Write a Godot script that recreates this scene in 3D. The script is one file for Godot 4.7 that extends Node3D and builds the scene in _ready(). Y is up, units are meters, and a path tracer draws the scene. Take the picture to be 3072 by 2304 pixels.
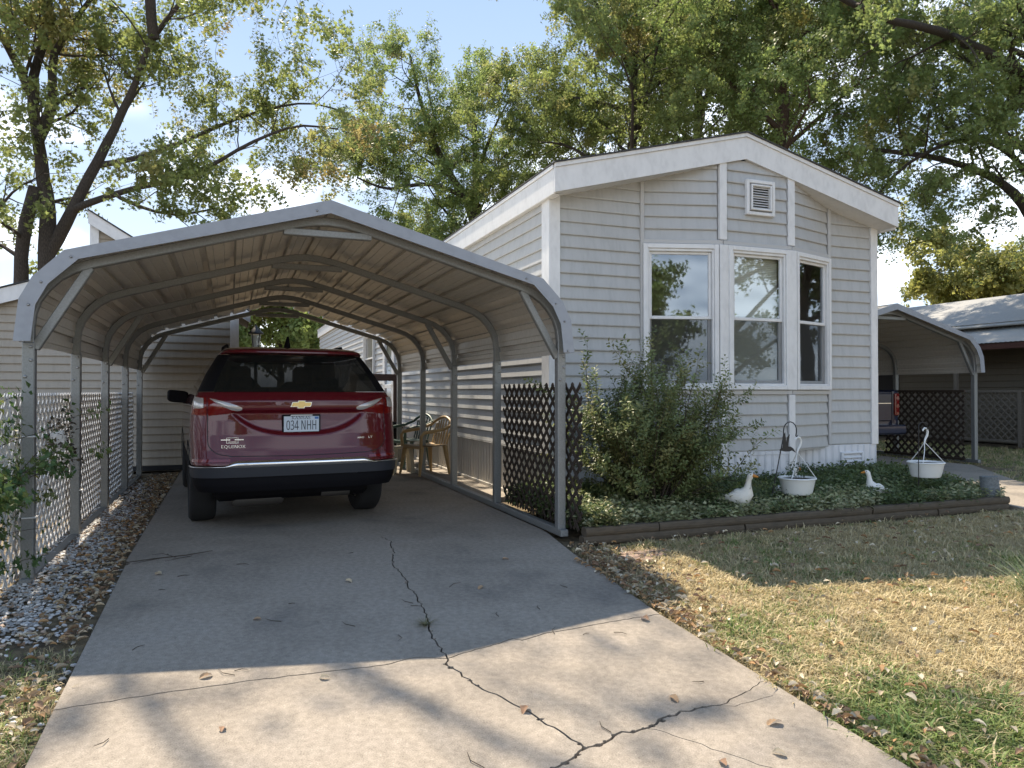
extends Node3D
# World: x right, y up, -z into the picture. V(x, y, d) takes the depth d = -z. Metres.

var M := {}
var taken := {}

func V(x, y, d) -> Vector3:
	return Vector3(x, y, -d)

# height of the yard: level round the houses, falling gently to the street
func gh(d) -> float:
	return 0.0 if d >= 6.0 else maxf(-0.05 * (6.0 - d), -0.42)

class MB:
	var v := PackedVector3Array()
	var f := PackedInt32Array()
	var c := PackedColorArray()
	var uv := PackedVector2Array()
	var col := Color.WHITE
	func vert(p: Vector3) -> int:
		v.append(p)
		c.append(col)
		return v.size() - 1
	func tri(a: Vector3, b: Vector3, d: Vector3):
		var n = v.size()
		vert(a); vert(b); vert(d)
		f.append_array([n, n + 1, n + 2])
	func quad(a: Vector3, b: Vector3, d: Vector3, e: Vector3):
		var n = v.size()
		vert(a); vert(b); vert(d); vert(e)
		f.append_array([n, n + 1, n + 2, n, n + 2, n + 3])
	func fan(p):
		var n = v.size()
		for q in p: vert(q)
		for k in range(1, p.size() - 1): f.append_array([n, n + k, n + k + 1])
	# box with chamfered edges
	func cbox(at: Vector3, s: Vector3, ch := 0.004, b := Basis.IDENTITY):
		var h = s / 2
		ch = minf(ch, minf(h.x, minf(h.y, h.z)) * 0.9)
		if ch <= 0.0:
			box(at, s, b)
			return
		var P = func(sx, sy, sz, ax):
			var q = Vector3(sx * h.x, sy * h.y, sz * h.z)
			for k in 3:
				if k != ax: q[k] -= [sx, sy, sz][k] * ch
			return at + b * q
		for ax in 3:
			for s1 in [-1, 1]:
				var q = []
				for t in [[-1, -1], [1, -1], [1, 1], [-1, 1]]:
					var g = [0, 0, 0]
					g[ax] = s1; g[(ax + 1) % 3] = t[0]; g[(ax + 2) % 3] = t[1]
					q.append(P.call(g[0], g[1], g[2], ax))
				if s1 > 0: quad(q[3], q[2], q[1], q[0])
				else: quad(q[0], q[1], q[2], q[3])
		for ax in 3:
			var a1 = (ax + 1) % 3
			var a2 = (ax + 2) % 3
			for s1 in [-1, 1]:
				for s2 in [-1, 1]:
					var g = [0, 0, 0]
					g[a1] = s1; g[a2] = s2
					var g0 = g.duplicate(); g0[ax] = -1
					var g1 = g.duplicate(); g1[ax] = 1
					var a = P.call(g0[0], g0[1], g0[2], a1)
					var bb = P.call(g1[0], g1[1], g1[2], a1)
					var cc = P.call(g1[0], g1[1], g1[2], a2)
					var d = P.call(g0[0], g0[1], g0[2], a2)
					if s1 * s2 > 0: quad(a, bb, cc, d)
					else: quad(d, cc, bb, a)
		for sx in [-1, 1]:
			for sy in [-1, 1]:
				for sz in [-1, 1]:
					var a = P.call(sx, sy, sz, 0)
					var bb = P.call(sx, sy, sz, 1)
					var cc = P.call(sx, sy, sz, 2)
					if sx * sy * sz > 0: tri(a, cc, bb)
					else: tri(a, bb, cc)
	func box(at: Vector3, s: Vector3, b := Basis.IDENTITY):
		var h = s / 2
		for ax in 3:
			for s1 in [-1, 1]:
				var q = []
				for t in [[-1, -1], [1, -1], [1, 1], [-1, 1]]:
					var g = Vector3()
					g[ax] = s1 * h[ax]; g[(ax + 1) % 3] = t[0] * h[(ax + 1) % 3]; g[(ax + 2) % 3] = t[1] * h[(ax + 2) % 3]
					q.append(at + b * g)
				if s1 > 0: quad(q[3], q[2], q[1], q[0])
				else: quad(q[0], q[1], q[2], q[3])
	# straight bar from p to q; w across, t along up
	func bar(p: Vector3, q: Vector3, w, t, up := Vector3.UP, ch := 0.003):
		var z = (q - p).normalized()
		var x = up.cross(z).normalized()
		var y = z.cross(x)
		cbox((p + q) / 2, Vector3(w, t, (q - p).length()), ch, Basis(x, y, z))
	# round tube along points, smooth
	func tube(p, r, sides := 6, caps := true):
		var n0 = v.size()
		var x = Vector3.ZERO
		for k in p.size():
			var t = ((p[mini(k + 1, p.size() - 1)] - p[maxi(k - 1, 0)]) as Vector3).normalized()
			if k == 0:
				x = t.cross(Vector3.UP if absf(t.y) < 0.9 else Vector3.RIGHT).normalized()
			else:
				x = (x - t * x.dot(t)).normalized()
			var y = t.cross(x)
			var rr = r[k] if r is Array else r
			for s in sides:
				var a = TAU * s / sides
				vert(p[k] + (x * cos(a) + y * sin(a)) * rr)
		for k in p.size() - 1:
			for s in sides:
				var a = n0 + k * sides + s
				var b = n0 + k * sides + (s + 1) % sides
				f.append_array([a, a + sides, b, b, a + sides, b + sides])
		if caps:
			for e in [0, p.size() - 1]:
				var ring = []
				for s in sides: ring.append(v[n0 + e * sides + s])
				if e > 0: ring.reverse()
				fan(ring)
	# rings: Array of Array of points, joined smoothly; closed = round
	func skin(rings, closed := true):
		var n0 = v.size()
		var m = rings[0].size()
		for g in rings:
			for q in g: vert(q)
		for k in rings.size() - 1:
			for s in (m if closed else m - 1):
				var a = n0 + k * m + s
				var b = n0 + k * m + (s + 1) % m
				f.append_array([a, a + m, b, b, a + m, b + m])
	# prism from a 2D outline: o + x*u + y*w, pushed along n by depth
	func prism(poly, o: Vector3, u: Vector3, w: Vector3, n: Vector3):
		var t = Geometry2D.triangulate_polygon(PackedVector2Array(poly))
		for side in 2:
			var k0 = v.size()
			for q in poly: vert(o + u * q.x + w * q.y + n * side)
			for k in range(0, t.size(), 3):
				if side == 0: f.append_array([k0 + t[k], k0 + t[k + 1], k0 + t[k + 2]])
				else: f.append_array([k0 + t[k], k0 + t[k + 2], k0 + t[k + 1]])
		for k in poly.size():
			var a = poly[k]
			var b = poly[(k + 1) % poly.size()]
			var A = o + u * a.x + w * a.y
			var B = o + u * b.x + w * b.y
			quad(A, A + n, B + n, B)
	func mesh() -> ArrayMesh:
		var n := PackedVector3Array()
		n.resize(v.size())
		for k in range(0, f.size(), 3):
			var a = v[f[k]]
			var nn = (v[f[k + 2]] - a).cross(v[f[k + 1]] - a)
			for j in 3: n[f[k + j]] += nn
		for k in n.size(): n[k] = n[k].normalized() if n[k].length_squared() > 1e-20 else Vector3.UP
		var arr := []
		arr.resize(Mesh.ARRAY_MAX)
		arr[Mesh.ARRAY_VERTEX] = v
		arr[Mesh.ARRAY_NORMAL] = n
		arr[Mesh.ARRAY_COLOR] = c
		if uv.size() == v.size(): arr[Mesh.ARRAY_TEX_UV] = uv
		arr[Mesh.ARRAY_INDEX] = f
		var m := ArrayMesh.new()
		m.add_surface_from_arrays(Mesh.PRIMITIVE_TRIANGLES, arr)
		return m

# ---------- nodes ----------
func numbered(called: String) -> String:
	if not taken.has(called):
		taken[called] = 0
		return called
	taken[called] += 1
	return "%s_%03d" % [called, taken[called]]

func tag(o, label, category, group := ""):
	o.set_meta("label", label)
	o.set_meta("category", category)
	if group != "": o.set_meta("group", group)
	return o

func thing(called, label, category, at := Vector3.ZERO, turn := 0.0, group := "") -> Node3D:
	var o := Node3D.new()
	o.name = numbered(called)
	add_child(o)
	o.position = at
	o.rotation.y = turn
	tag(o, label, category, group)
	return o

func part(parent, called, mesh, m, xf := Transform3D.IDENTITY):
	var o := MeshInstance3D.new()
	o.mesh = mesh.mesh() if mesh is MB else mesh
	o.material_override = m
	o.transform = xf
	if parent == self:
		o.name = numbered(called)
		add_child(o)
	else:
		o.name = called
		parent.add_child(o, true)
	return o

func struct(called, mesh, m):
	var o = part(self, called, mesh, m)
	o.set_meta("kind", "structure")
	return o

func many(parent, called, mesh, m, xfs: Array, cols: Array = []):
	var mm := MultiMesh.new()
	mm.transform_format = MultiMesh.TRANSFORM_3D
	mm.use_colors = cols.size() > 0
	mm.mesh = mesh.mesh() if mesh is MB else mesh
	mm.instance_count = xfs.size()
	for k in xfs.size():
		mm.set_instance_transform(k, xfs[k])
		if cols.size() > 0: mm.set_instance_color(k, cols[k])
	var o := MultiMeshInstance3D.new()
	o.multimesh = mm
	o.material_override = m
	if parent == self:
		o.name = numbered(called)
		add_child(o)
	else:
		o.name = called
		parent.add_child(o, true)
	o.set_meta("kind", "stuff")
	return o

# ---------- materials ----------
func mat(called, col: Color, rough := 0.7, metal := 0.0) -> StandardMaterial3D:
	var m := StandardMaterial3D.new()
	m.resource_name = called
	m.albedo_color = col.linear_to_srgb()
	m.roughness = rough
	m.metallic = metal
	M[called] = m
	return m

func nz(seed_, freq, oct := 4, type := FastNoiseLite.TYPE_SIMPLEX_SMOOTH) -> FastNoiseLite:
	var n := FastNoiseLite.new()
	n.seed = seed_
	n.frequency = freq
	n.noise_type = type
	n.fractal_octaves = oct
	return n

func bytes(n: FastNoiseLite, size) -> PackedByteArray:
	var im = n.get_seamless_image(size, size)
	im.convert(Image.FORMAT_L8)
	return im.get_data()

# image whose tone is a weighted sum of noises, looked up in a ramp of linear colours
func ramp_tex(size, layers: Array, weights: Array, stops: Array) -> ImageTexture:
	var lut := []
	for k in 256:
		var t = k / 255.0 * (stops.size() - 1)
		var a = mini(int(t), stops.size() - 2)
		var cc = (stops[a] as Color).lerp(stops[a + 1], t - a).linear_to_srgb()
		lut.append([int(cc.r8), int(cc.g8), int(cc.b8)])
	var out := PackedByteArray()
	out.resize(size * size * 3)
	var nl = layers.size()
	var l0: PackedByteArray = layers[0]
	var l1: PackedByteArray = layers[mini(1, nl - 1)]
	var l2: PackedByteArray = layers[mini(2, nl - 1)]
	var w0: float = weights[0]
	var w1: float = weights[1] if nl > 1 else 0.0
	var w2: float = weights[2] if nl > 2 else 0.0
	for k in size * size:
		var t = clampi(int(128.0 + (l0[k] - 128) * w0 + (l1[k] - 128) * w1 + (l2[k] - 128) * w2), 0, 255)
		var cc = lut[t]
		out[k * 3] = cc[0]; out[k * 3 + 1] = cc[1]; out[k * 3 + 2] = cc[2]
	var im = Image.create_from_data(size, size, false, Image.FORMAT_RGB8, out)
	return ImageTexture.create_from_image(im)

func tri_tex(m: StandardMaterial3D, t, scale):
	m.albedo_texture = t
	m.uv1_triplanar = true
	m.uv1_world_triplanar = true
	m.uv1_scale = scale if scale is Vector3 else Vector3.ONE * scale
	m.albedo_color = Color.WHITE
	return m

func bump(m: StandardMaterial3D, t, cm):
	m.heightmap_enabled = true
	m.heightmap_texture = t
	m.heightmap_scale = cm
	return m

func gray(k) -> Color:
	return Color(k, k, k)

func materials():
	var fine = bytes(nz(1, 0.35, 2), 512)
	var mid = bytes(nz(2, 0.03, 4), 512)
	var coarse = bytes(nz(3, 0.008, 4), 512)
	var cell = bytes(nz(5, 0.09, 2, FastNoiseLite.TYPE_CELLULAR), 512)
	var grit = bytes(nz(6, 0.16, 2), 512)
	var gray_tex = ramp_tex(512, [fine, mid], [0.8, 0.5], [gray(0.0), gray(1.0)])
	# concrete: fine aggregate over coarse stains
	var c1 = ramp_tex(512, [fine, mid, grit], [0.45, 0.40, 0.55], [Color(0.09, 0.077, 0.062), Color(0.215, 0.187, 0.153), Color(0.28, 0.245, 0.203), Color(0.35, 0.308, 0.258), Color(0.56, 0.50, 0.425)])
	var m = tri_tex(mat("concrete", Color.WHITE, 0.93), c1, 1.35)
	m.detail_enabled = true
	m.detail_blend_mode = BaseMaterial3D.BLEND_MODE_MUL
	m.detail_albedo = ramp_tex(512, [coarse, mid], [1.0, 0.5], [Color(0.62, 0.62, 0.63), Color(0.86, 0.85, 0.83), Color(1, 0.99, 0.97), Color(1, 1, 1)])
	m.detail_uv_layer = BaseMaterial3D.DETAIL_UV_2
	m.uv2_triplanar = true
	m.uv2_world_triplanar = true
	m.uv2_scale = Vector3.ONE * 0.17
	bump(m, gray_tex, 0.10)
	# soil under the lawn: straw and earth
	m = tri_tex(mat("soil", Color.WHITE, 1.0), ramp_tex(512, [mid, fine, coarse], [0.6, 0.6, 0.5], [Color(0.03, 0.022, 0.015), Color(0.10, 0.075, 0.045), Color(0.20, 0.155, 0.09), Color(0.30, 0.24, 0.14)]), 0.6)
	bump(m, gray_tex, 1.0)
	m = tri_tex(mat("mulch", Color.WHITE, 1.0), ramp_tex(512, [mid, fine], [0.7, 0.6], [Color(0.012, 0.009, 0.007), Color(0.045, 0.03, 0.02), Color(0.09, 0.06, 0.04)]), 1.1)
	bump(m, gray_tex, 1.2)
	# vinyl siding, weathered a little unevenly
	var sid = ramp_tex(512, [coarse, mid], [0.6, 0.5], [gray(0.78), gray(0.93), gray(1.0)])
	for q in [["siding", Color(0.455, 0.458, 0.447)], ["siding_shed", Color(0.37, 0.325, 0.26)], ["siding_brown", Color(0.10, 0.085, 0.06)]]:
		m = tri_tex(mat(q[0], Color.WHITE, 0.5), sid, Vector3(1.5, 0.3, 1.5))
		m.albedo_color = (q[1] as Color).linear_to_srgb()
	for q in [["white_trim", Color(0.74, 0.74, 0.73)], ["skirt_white", Color(0.70, 0.71, 0.73)], ["skirt_beige", Color(0.62, 0.585, 0.52)], ["vinyl_white", Color(0.76, 0.755, 0.74)]]:
		m = tri_tex(mat(q[0], Color.WHITE, 0.45), sid, Vector3(0.9, 0.5, 0.9))
		m.albedo_color = (q[1] as Color).linear_to_srgb()
	mat("grey_trim", Color(0.45, 0.445, 0.43), 0.5)
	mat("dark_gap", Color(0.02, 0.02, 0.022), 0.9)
	m = tri_tex(mat("shingle", Color.WHITE, 0.95), ramp_tex(512, [fine, mid], [0.6, 0.6], [gray(0.015), gray(0.05), gray(0.12)]), 1.5)
	# sheet metal and tubes
	var met = ramp_tex(512, [mid, fine], [0.6, 0.35], [gray(0.70), gray(0.9), gray(1.0)])
	m = tri_tex(mat("panel_metal", Color.WHITE, 0.45, 0.3), met, 1.2)
	m.albedo_color = Color(0.66, 0.63, 0.57).linear_to_srgb()
	m = tri_tex(mat("trim_metal", Color.WHITE, 0.4, 0.0), sid, 0.8)
	m.albedo_color = Color(0.30, 0.325, 0.365).linear_to_srgb()
	m = tri_tex(mat("galvanised", Color.WHITE, 0.5, 0.5), ramp_tex(512, [cell, mid], [0.5, 0.5], [gray(0.6), gray(0.85), gray(1.0)]), 3.0)
	m.albedo_color = Color(0.29, 0.30, 0.295).linear_to_srgb()
	m = tri_tex(mat("awning_metal", Color.WHITE, 0.5, 0.5), met, 0.9)
	m.albedo_color = Color(0.30, 0.30, 0.29).linear_to_srgb()
	mat("bolt_steel", Color(0.3, 0.3, 0.3), 0.4, 0.9)
	mat("black_iron", Color(0.012, 0.012, 0.013), 0.5)
	mat("black_plastic", Color(0.008, 0.008, 0.010), 0.7)
	M.black_plastic.metallic_specular = 0.22
	# wood
	var wood = ramp_tex(512, [bytes(nz(7, 0.02, 3), 512), fine], [0.8, 0.35], [gray(0.55), gray(0.85), gray(1.0)])
	for q in [["timber", Color(0.10, 0.078, 0.053)], ["lattice_dark", Color(0.042, 0.028, 0.018)], ["lattice_grey", Color(0.15, 0.13, 0.105)], ["porch_brown", Color(0.09, 0.05, 0.035)], ["fascia_red", Color(0.075, 0.03, 0.022)]]:
		m = tri_tex(mat(q[0], Color.WHITE, 0.85), wood, Vector3(0.8, 3.0, 3.0))
		m.albedo_color = (q[1] as Color).linear_to_srgb()
		bump(m, gray_tex, 0.12)
	# bark
	m = tri_tex(mat("bark", Color.WHITE, 0.95), ramp_tex(512, [mid, fine], [0.8, 0.5], [Color(0.018, 0.014, 0.011), Color(0.06, 0.048, 0.038), Color(0.13, 0.105, 0.085)]), Vector3(3.0, 0.8, 3.0))
	bump(m, gray_tex, 1.5)
	m = tri_tex(mat("bark_red", Color.WHITE, 0.95), ramp_tex(512, [mid, fine], [0.8, 0.5], [Color(0.035, 0.02, 0.014), Color(0.11, 0.07, 0.05), Color(0.20, 0.14, 0.11)]), Vector3(3.0, 0.8, 3.0))
	mat("twig", Color(0.055, 0.042, 0.03), 0.9)
	# leaves take their colour from the copies
	for q in [["leaf", 0.5, 0.55], ["leaf_small", 0.45, 0.45], ["leaf_dry", 0.8, 0.15], ["grass_blade", 0.6, 0.30]]:
		m = mat(q[0], Color.WHITE, q[1])
		m.vertex_color_use_as_albedo = true
		m.backlight_enabled = true
		m.backlight = gray(q[2] * 2).linear_to_srgb()
	m = mat("stone", Color.WHITE, 0.9)
	m.vertex_color_use_as_albedo = true
	# car
	m = mat("car_paint", Color(0.092, 0.003, 0.009), 0.3, 0.0)
	m.metallic_specular = 0.25
	m.clearcoat_enabled = true
	m.clearcoat = 1.0
	m.clearcoat_roughness = 0.01
	m = mat("truck_paint", Color(0.010, 0.014, 0.036), 0.4, 0.0)
	m.metallic_specular = 0.25
	m.clearcoat_enabled = true
	m.clearcoat = 1.0
	m.clearcoat_roughness = 0.03
	mat("chrome", Color(0.80, 0.80, 0.80), 0.06, 1.0)
	mat("bumper_grey", Color(0.032, 0.035, 0.042), 0.5)
	M.bumper_grey.metallic_specular = 0.3
	mat("exhaust", Color(0.09, 0.085, 0.08), 0.6, 0.4)
	mat("gold", Color(0.62, 0.47, 0.20), 0.25, 0.7)
	mat("badge", Color(0.7, 0.7, 0.7), 0.25, 0.9)
	m = mat("lamp_clear", Color(0.44, 0.42, 0.41), 0.06, 0.35)
	m.clearcoat_enabled = true
	m = mat("lamp_red", Color(0.16, 0.006, 0.006), 0.08)
	m.clearcoat_enabled = true
	m.clearcoat_roughness = 0.02
	mat("tyre", Color(0.016, 0.016, 0.017), 0.85)
	mat("rim", Color(0.35, 0.35, 0.36), 0.3, 0.9)
	m = mat("car_glass", Color(0.008, 0.010, 0.010, 0.85), 0.02)
	m.transparency = BaseMaterial3D.TRANSPARENCY_ALPHA
	m = mat("house_glass", Color(0.75, 0.85, 0.95, 0.24), 0.02, 1.0)
	m.transparency = BaseMaterial3D.TRANSPARENCY_ALPHA
	var one := Image.create(4, 4, false, Image.FORMAT_RGB8)
	one.fill(Color.WHITE)
	m.albedo_texture = ImageTexture.create_from_image(one)
	m = mat("screen_mesh", Color(0.03, 0.032, 0.03, 0.40), 0.9)
	m.transparency = BaseMaterial3D.TRANSPARENCY_ALPHA
	mat("blind", Color(0.60, 0.61, 0.50), 0.7)
	mat("room_wall", Color(0.40, 0.37, 0.32), 0.9)
	mat("curtain", Color(0.30, 0.32, 0.30), 0.9)
	mat("plate_white", Color(0.52, 0.60, 0.68), 0.4)
	mat("plate_ink", Color(0.008, 0.02, 0.04), 0.5)
	mat("plate_blue", Color(0.05, 0.16, 0.42), 0.5)
	mat("plate_light", Color(0.72, 0.72, 0.72), 0.5)
	# small things
	mat("pot_white", Color(0.72, 0.73, 0.71), 0.4)
	mat("goose_white", Color(0.72, 0.70, 0.64), 0.55)
	mat("beak_orange", Color(0.55, 0.22, 0.03), 0.5)
	m = mat("chair_tan", Color(0.40, 0.27, 0.12), 0.4)
	m = mat("chair_green", Color(0.035, 0.075, 0.06), 0.4)
	mat("cream_plastic", Color(0.55, 0.50, 0.38), 0.45)
	m = tri_tex(mat("paver_stone", Color.WHITE, 0.9), ramp_tex(512, [mid, fine], [0.7, 0.5], [Color(0.05, 0.06, 0.065), Color(0.16, 0.18, 0.19), Color(0.30, 0.32, 0.33)]), 2.2)
	bump(m, gray_tex, 1.0)
	m = tri_tex(mat("brick", Color.WHITE, 0.95), ramp_tex(512, [mid, fine], [0.7, 0.5], [Color(0.13, 0.085, 0.065), Color(0.27, 0.19, 0.15), Color(0.38, 0.28, 0.23)]), 2.2)
	mat("lamp_glass", Color(0.7, 0.7, 0.68, 0.4), 0.1)
	M.lamp_glass.transparency = BaseMaterial3D.TRANSPARENCY_ALPHA

func sky_and_light():
	var cam := Camera3D.new()
	cam.name = "camera"
	cam.fov = 55.34
	cam.near = 0.05
	cam.far = 600.0
	cam.position = Vector3(0, 1.23, 0)
	cam.rotation_degrees = Vector3(0.6, -21.06, 0)
	add_child(cam)
	cam.make_current()
	# clouds: thin broken white cover, the same all round
	var w := 1024
	var h := 512
	var big = nz(11, 1.7, 5)
	var small = nz(12, 5.0, 4)
	var im := Image.create(w, h, false, Image.FORMAT_RGBAF)
	for y in h:
		var el = (0.5 - (y + 0.5) / h) * PI
		for x in w:
			var k = 0.0
			if el > 0.0:
				var az = (x + 0.5) / w * TAU
				var dir = Vector3(sin(az) * cos(el), sin(el), cos(az) * cos(el))
				var q = dir / (dir.y + 0.18)
				var n = big.get_noise_3d(q.x * 0.6, q.z * 0.6, 3.0) + 0.35 * small.get_noise_3d(q.x * 0.7, q.z * 0.7, 9.0)
				var low = smoothstep(0.72, 0.18, el)
				k = smoothstep(0.02, 0.42, n - 0.22 + 0.42 * low) * (0.35 + 0.65 * low)
			im.set_pixel(x, y, Color(1, 1, 1, k))
	var sky_mat := ProceduralSkyMaterial.new()
	sky_mat.sky_top_color = Color(0.122, 0.187, 0.31).linear_to_srgb()
	sky_mat.sky_horizon_color = Color(0.40, 0.46, 0.52).linear_to_srgb()
	sky_mat.sky_curve = 0.22
	sky_mat.ground_bottom_color = Color(0.22, 0.20, 0.16).linear_to_srgb()
	sky_mat.ground_horizon_color = Color(0.35, 0.34, 0.30).linear_to_srgb()
	sky_mat.sky_cover = ImageTexture.create_from_image(im)
	sky_mat.sky_cover_modulate = Color(0.40, 0.385, 0.36).linear_to_srgb()
	sky_mat.sun_angle_max = 12.0
	sky_mat.sun_curve = 0.1
	var sky := Sky.new()
	sky.sky_material = sky_mat
	var env := Environment.new()
	env.background_mode = Environment.BG_SKY
	env.sky = sky
	env.background_energy_multiplier = 1.0
	env.tonemap_mode = Environment.TONE_MAPPER_LINEAR
	env.tonemap_exposure = 3.1
	env.sdfgi_enabled = true
	env.ssao_enabled = true
	env.ssil_enabled = true
	var we := WorldEnvironment.new()
	we.name = "environment"
	we.environment = env
	add_child(we)
	var sun := DirectionalLight3D.new()
	sun.name = "sun"
	sun.light_color = Color(1.0, 0.94, 0.85)
	sun.light_energy = 1.05
	sun.light_angular_distance = 0.5
	sun.shadow_enabled = true
	add_child(sun)
	sun.look_at_from_position(Vector3.ZERO, Vector3(0.10, -1.0, 0.71), Vector3.UP)

# ---------- ground ----------
func slope_sheet(poly, lift, thick := 0.0) -> MB:
	# polygon in (x, d), laid on the yard; split where the slope changes
	var mb := MB.new()
	var bands = [[-60.0, -2.4], [-2.4, 6.0], [6.0, 400.0]]
	for b in bands:
		var rect = PackedVector2Array([Vector2(-400, b[0]), Vector2(400, b[0]), Vector2(400, b[1]), Vector2(-400, b[1])])
		for q in Geometry2D.intersect_polygons(PackedVector2Array(poly), rect):
			var t = Geometry2D.triangulate_polygon(q)
			var n0 = mb.v.size()
			for p in q: mb.vert(V(p.x, gh(p.y) + lift, p.y))
			for k in range(0, t.size(), 3):
				var a = q[t[k]]
				var s = (q[t[k + 1]] - a).cross(q[t[k + 2]] - a)
				if s > 0: mb.f.append_array([n0 + t[k], n0 + t[k + 2], n0 + t[k + 1]])
				else: mb.f.append_array([n0 + t[k], n0 + t[k + 1], n0 + t[k + 2]])
			if thick > 0.0:
				for k in q.size():
					var a = q[k]
					var c = q[(k + 1) % q.size()]
					var A = V(a.x, gh(a.y) + lift, a.y)
					var C = V(c.x, gh(c.y) + lift, c.y)
					mb.quad(A, C, C - Vector3(0, thick, 0), A - Vector3(0, thick, 0))
	return mb

func wiggle(pts, rng, amp) -> PackedVector2Array:
	var out := PackedVector2Array()
	for k in pts.size() - 1:
		var a = Vector2(pts[k][0], pts[k][1])
		var b = Vector2(pts[k + 1][0], pts[k + 1][1])
		var n = maxi(1, int((b - a).length() / 0.035))
		var side = (b - a).orthogonal().normalized()
		for j in n:
			var q = a.lerp(b, float(j) / n)
			if j > 0: q += side * rng.randf_range(-amp, amp)
			out.append(q)
	out.append(Vector2(pts[-1][0], pts[-1][1]))
	return out

func ground_and_drive():
	struct("ground", slope_sheet([Vector2(-150, -50), Vector2(150, -50), Vector2(150, 200), Vector2(-150, 200)], -0.035), M.soil)
	var rng := RandomNumberGenerator.new()
	rng.seed = 5
	# the slabs of the drive, parted by the joint and the cracks
	var cross = [[-0.9, 3.60], [-0.58, 3.616], [-0.264, 3.636], [0.053, 3.641], [0.37, 3.629], [0.709, 3.615], [0.89, 3.655], [1.03, 3.59], [1.204, 3.655], [1.346, 3.689], [1.438, 3.731], [1.481, 3.693], [1.63, 3.743], [1.853, 3.761], [2.06, 3.789], [2.7, 3.83]]
	var main = [[1.202, 6.209], [1.245, 6.008], [1.195, 5.672], [1.114, 5.315], [1.129, 4.974], [1.104, 4.791], [1.111, 4.543], [1.101, 4.353], [1.079, 4.168], [1.041, 3.951], [1.035, 3.805], [1.031, 3.569], [1.002, 3.527], [1.048, 3.41], [1.065, 3.281], [1.148, 3.102], [1.195, 2.98], [1.225, 2.884], [1.277, 2.714], [1.305, 2.591]]
	var rightc = [[1.285, 2.585], [1.366, 2.596], [1.469, 2.647], [1.586, 2.649], [1.678, 2.668], [1.755, 2.709], [1.923, 2.729], [2.0, 2.728]]
	var right2 = [[1.99, 2.728], [2.081, 2.727], [2.239, 2.792]]
	var right3 = [[2.23, 2.788], [2.368, 2.855], [2.434, 2.853], [2.6, 2.87]]
	var down = [[1.305, 2.60], [1.242, 2.55], [1.155, 2.513], [1.093, 2.495], [0.95, 2.40], [0.82, 2.22], [0.75, 1.9]]
	var thin = [[1.60, 2.66], [1.652, 2.628], [1.738, 2.502], [1.803, 2.396], [1.858, 2.317], [1.93, 2.2]]
	var thin2 = [[2.0, 2.735], [2.1, 2.69], [2.22, 2.705], [2.33, 2.72]]
	var step = [[-0.9, 5.92], [-0.33, 5.93], [0.1, 5.935], [0.6, 5.93], [1.13, 5.925]]
	var polys = [PackedVector2Array([Vector2(-0.70, -2.4), Vector2(2.40, -2.4), Vector2(2.42, 3.8), Vector2(2.52, 5.2), Vector2(2.6, 5.9), Vector2(2.6, 12.9), Vector2(-0.70, 12.9), Vector2(-0.70, 6.0), Vector2(-0.66, 5.9), Vector2(-0.69, 5.86)])]
	for cr in [[cross, 0.0045, 0.005], [main, 0.005, 0.013], [rightc, 0.0062, 0.014], [right2, 0.0036, 0.012], [right3, 0.0022, 0.01], [down, 0.0055, 0.012], [thin, 0.0022, 0.008], [thin2, 0.0018, 0.006]]:
		var line = wiggle(cr[0], rng, cr[2])
		for strip in Geometry2D.offset_polyline(line, cr[1], Geometry2D.JOIN_MITER, Geometry2D.END_BUTT):
			var nxt = []
			for p in polys:
				for q in Geometry2D.clip_polygons(p, strip):
					if not Geometry2D.is_polygon_clockwise(q): nxt.append(q)
			polys = nxt
	# chipped spots along the wider cracks
	for cr in [[main, 20], [rightc, 14], [down, 6]]:
		for i in cr[1]:
			var k = rng.randi() % (cr[0].size() - 1)
			var t = rng.randf()
			var q = Vector2(lerpf(cr[0][k][0], cr[0][k + 1][0], t), lerpf(cr[0][k][1], cr[0][k + 1][1], t))
			var rr = rng.randf_range(0.008, 0.02)
			var chip := PackedVector2Array()
			for j in 7:
				var a = TAU * j / 7
				chip.append(q + Vector2(cos(a), sin(a) * 0.8) * rr * rng.randf_range(0.5, 1.2))
			var nxt = []
			for p in polys:
				for c in Geometry2D.clip_polygons(p, chip):
					if not Geometry2D.is_polygon_clockwise(c): nxt.append(c)
			polys = nxt
	var drive := Node3D.new()
	drive.name = "driveway"
	drive.set_meta("kind", "structure")
	add_child(drive)
	for p in polys: part(drive, "slab", slope_sheet(p, 0.0, 0.09), M.concrete)
	# neighbour's drive and the strip beside the house
	struct("neighbor_driveway", slope_sheet([Vector2(8.15, 16), Vector2(8.15, 6.3), Vector2(7.95, 5.3), Vector2(7.9, -2.4), Vector2(9.7, -2.4), Vector2(9.75, 5.6), Vector2(10.1, 6.9), Vector2(11.62, 8.7), Vector2(11.62, 16)], 0.004, 0.06), M.concrete)
	struct("side_path", slope_sheet([Vector2(2.62, 7.9), Vector2(3.10, 7.9), Vector2(3.10, 14.0), Vector2(2.62, 14.0)], 0.02, 0.06), M.concrete)
	struct("street", slope_sheet([Vector2(-60, -12), Vector2(60, -12), Vector2(60, -2.42), Vector2(-60, -2.42)], 0.01, 0.05), M.concrete)

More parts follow.
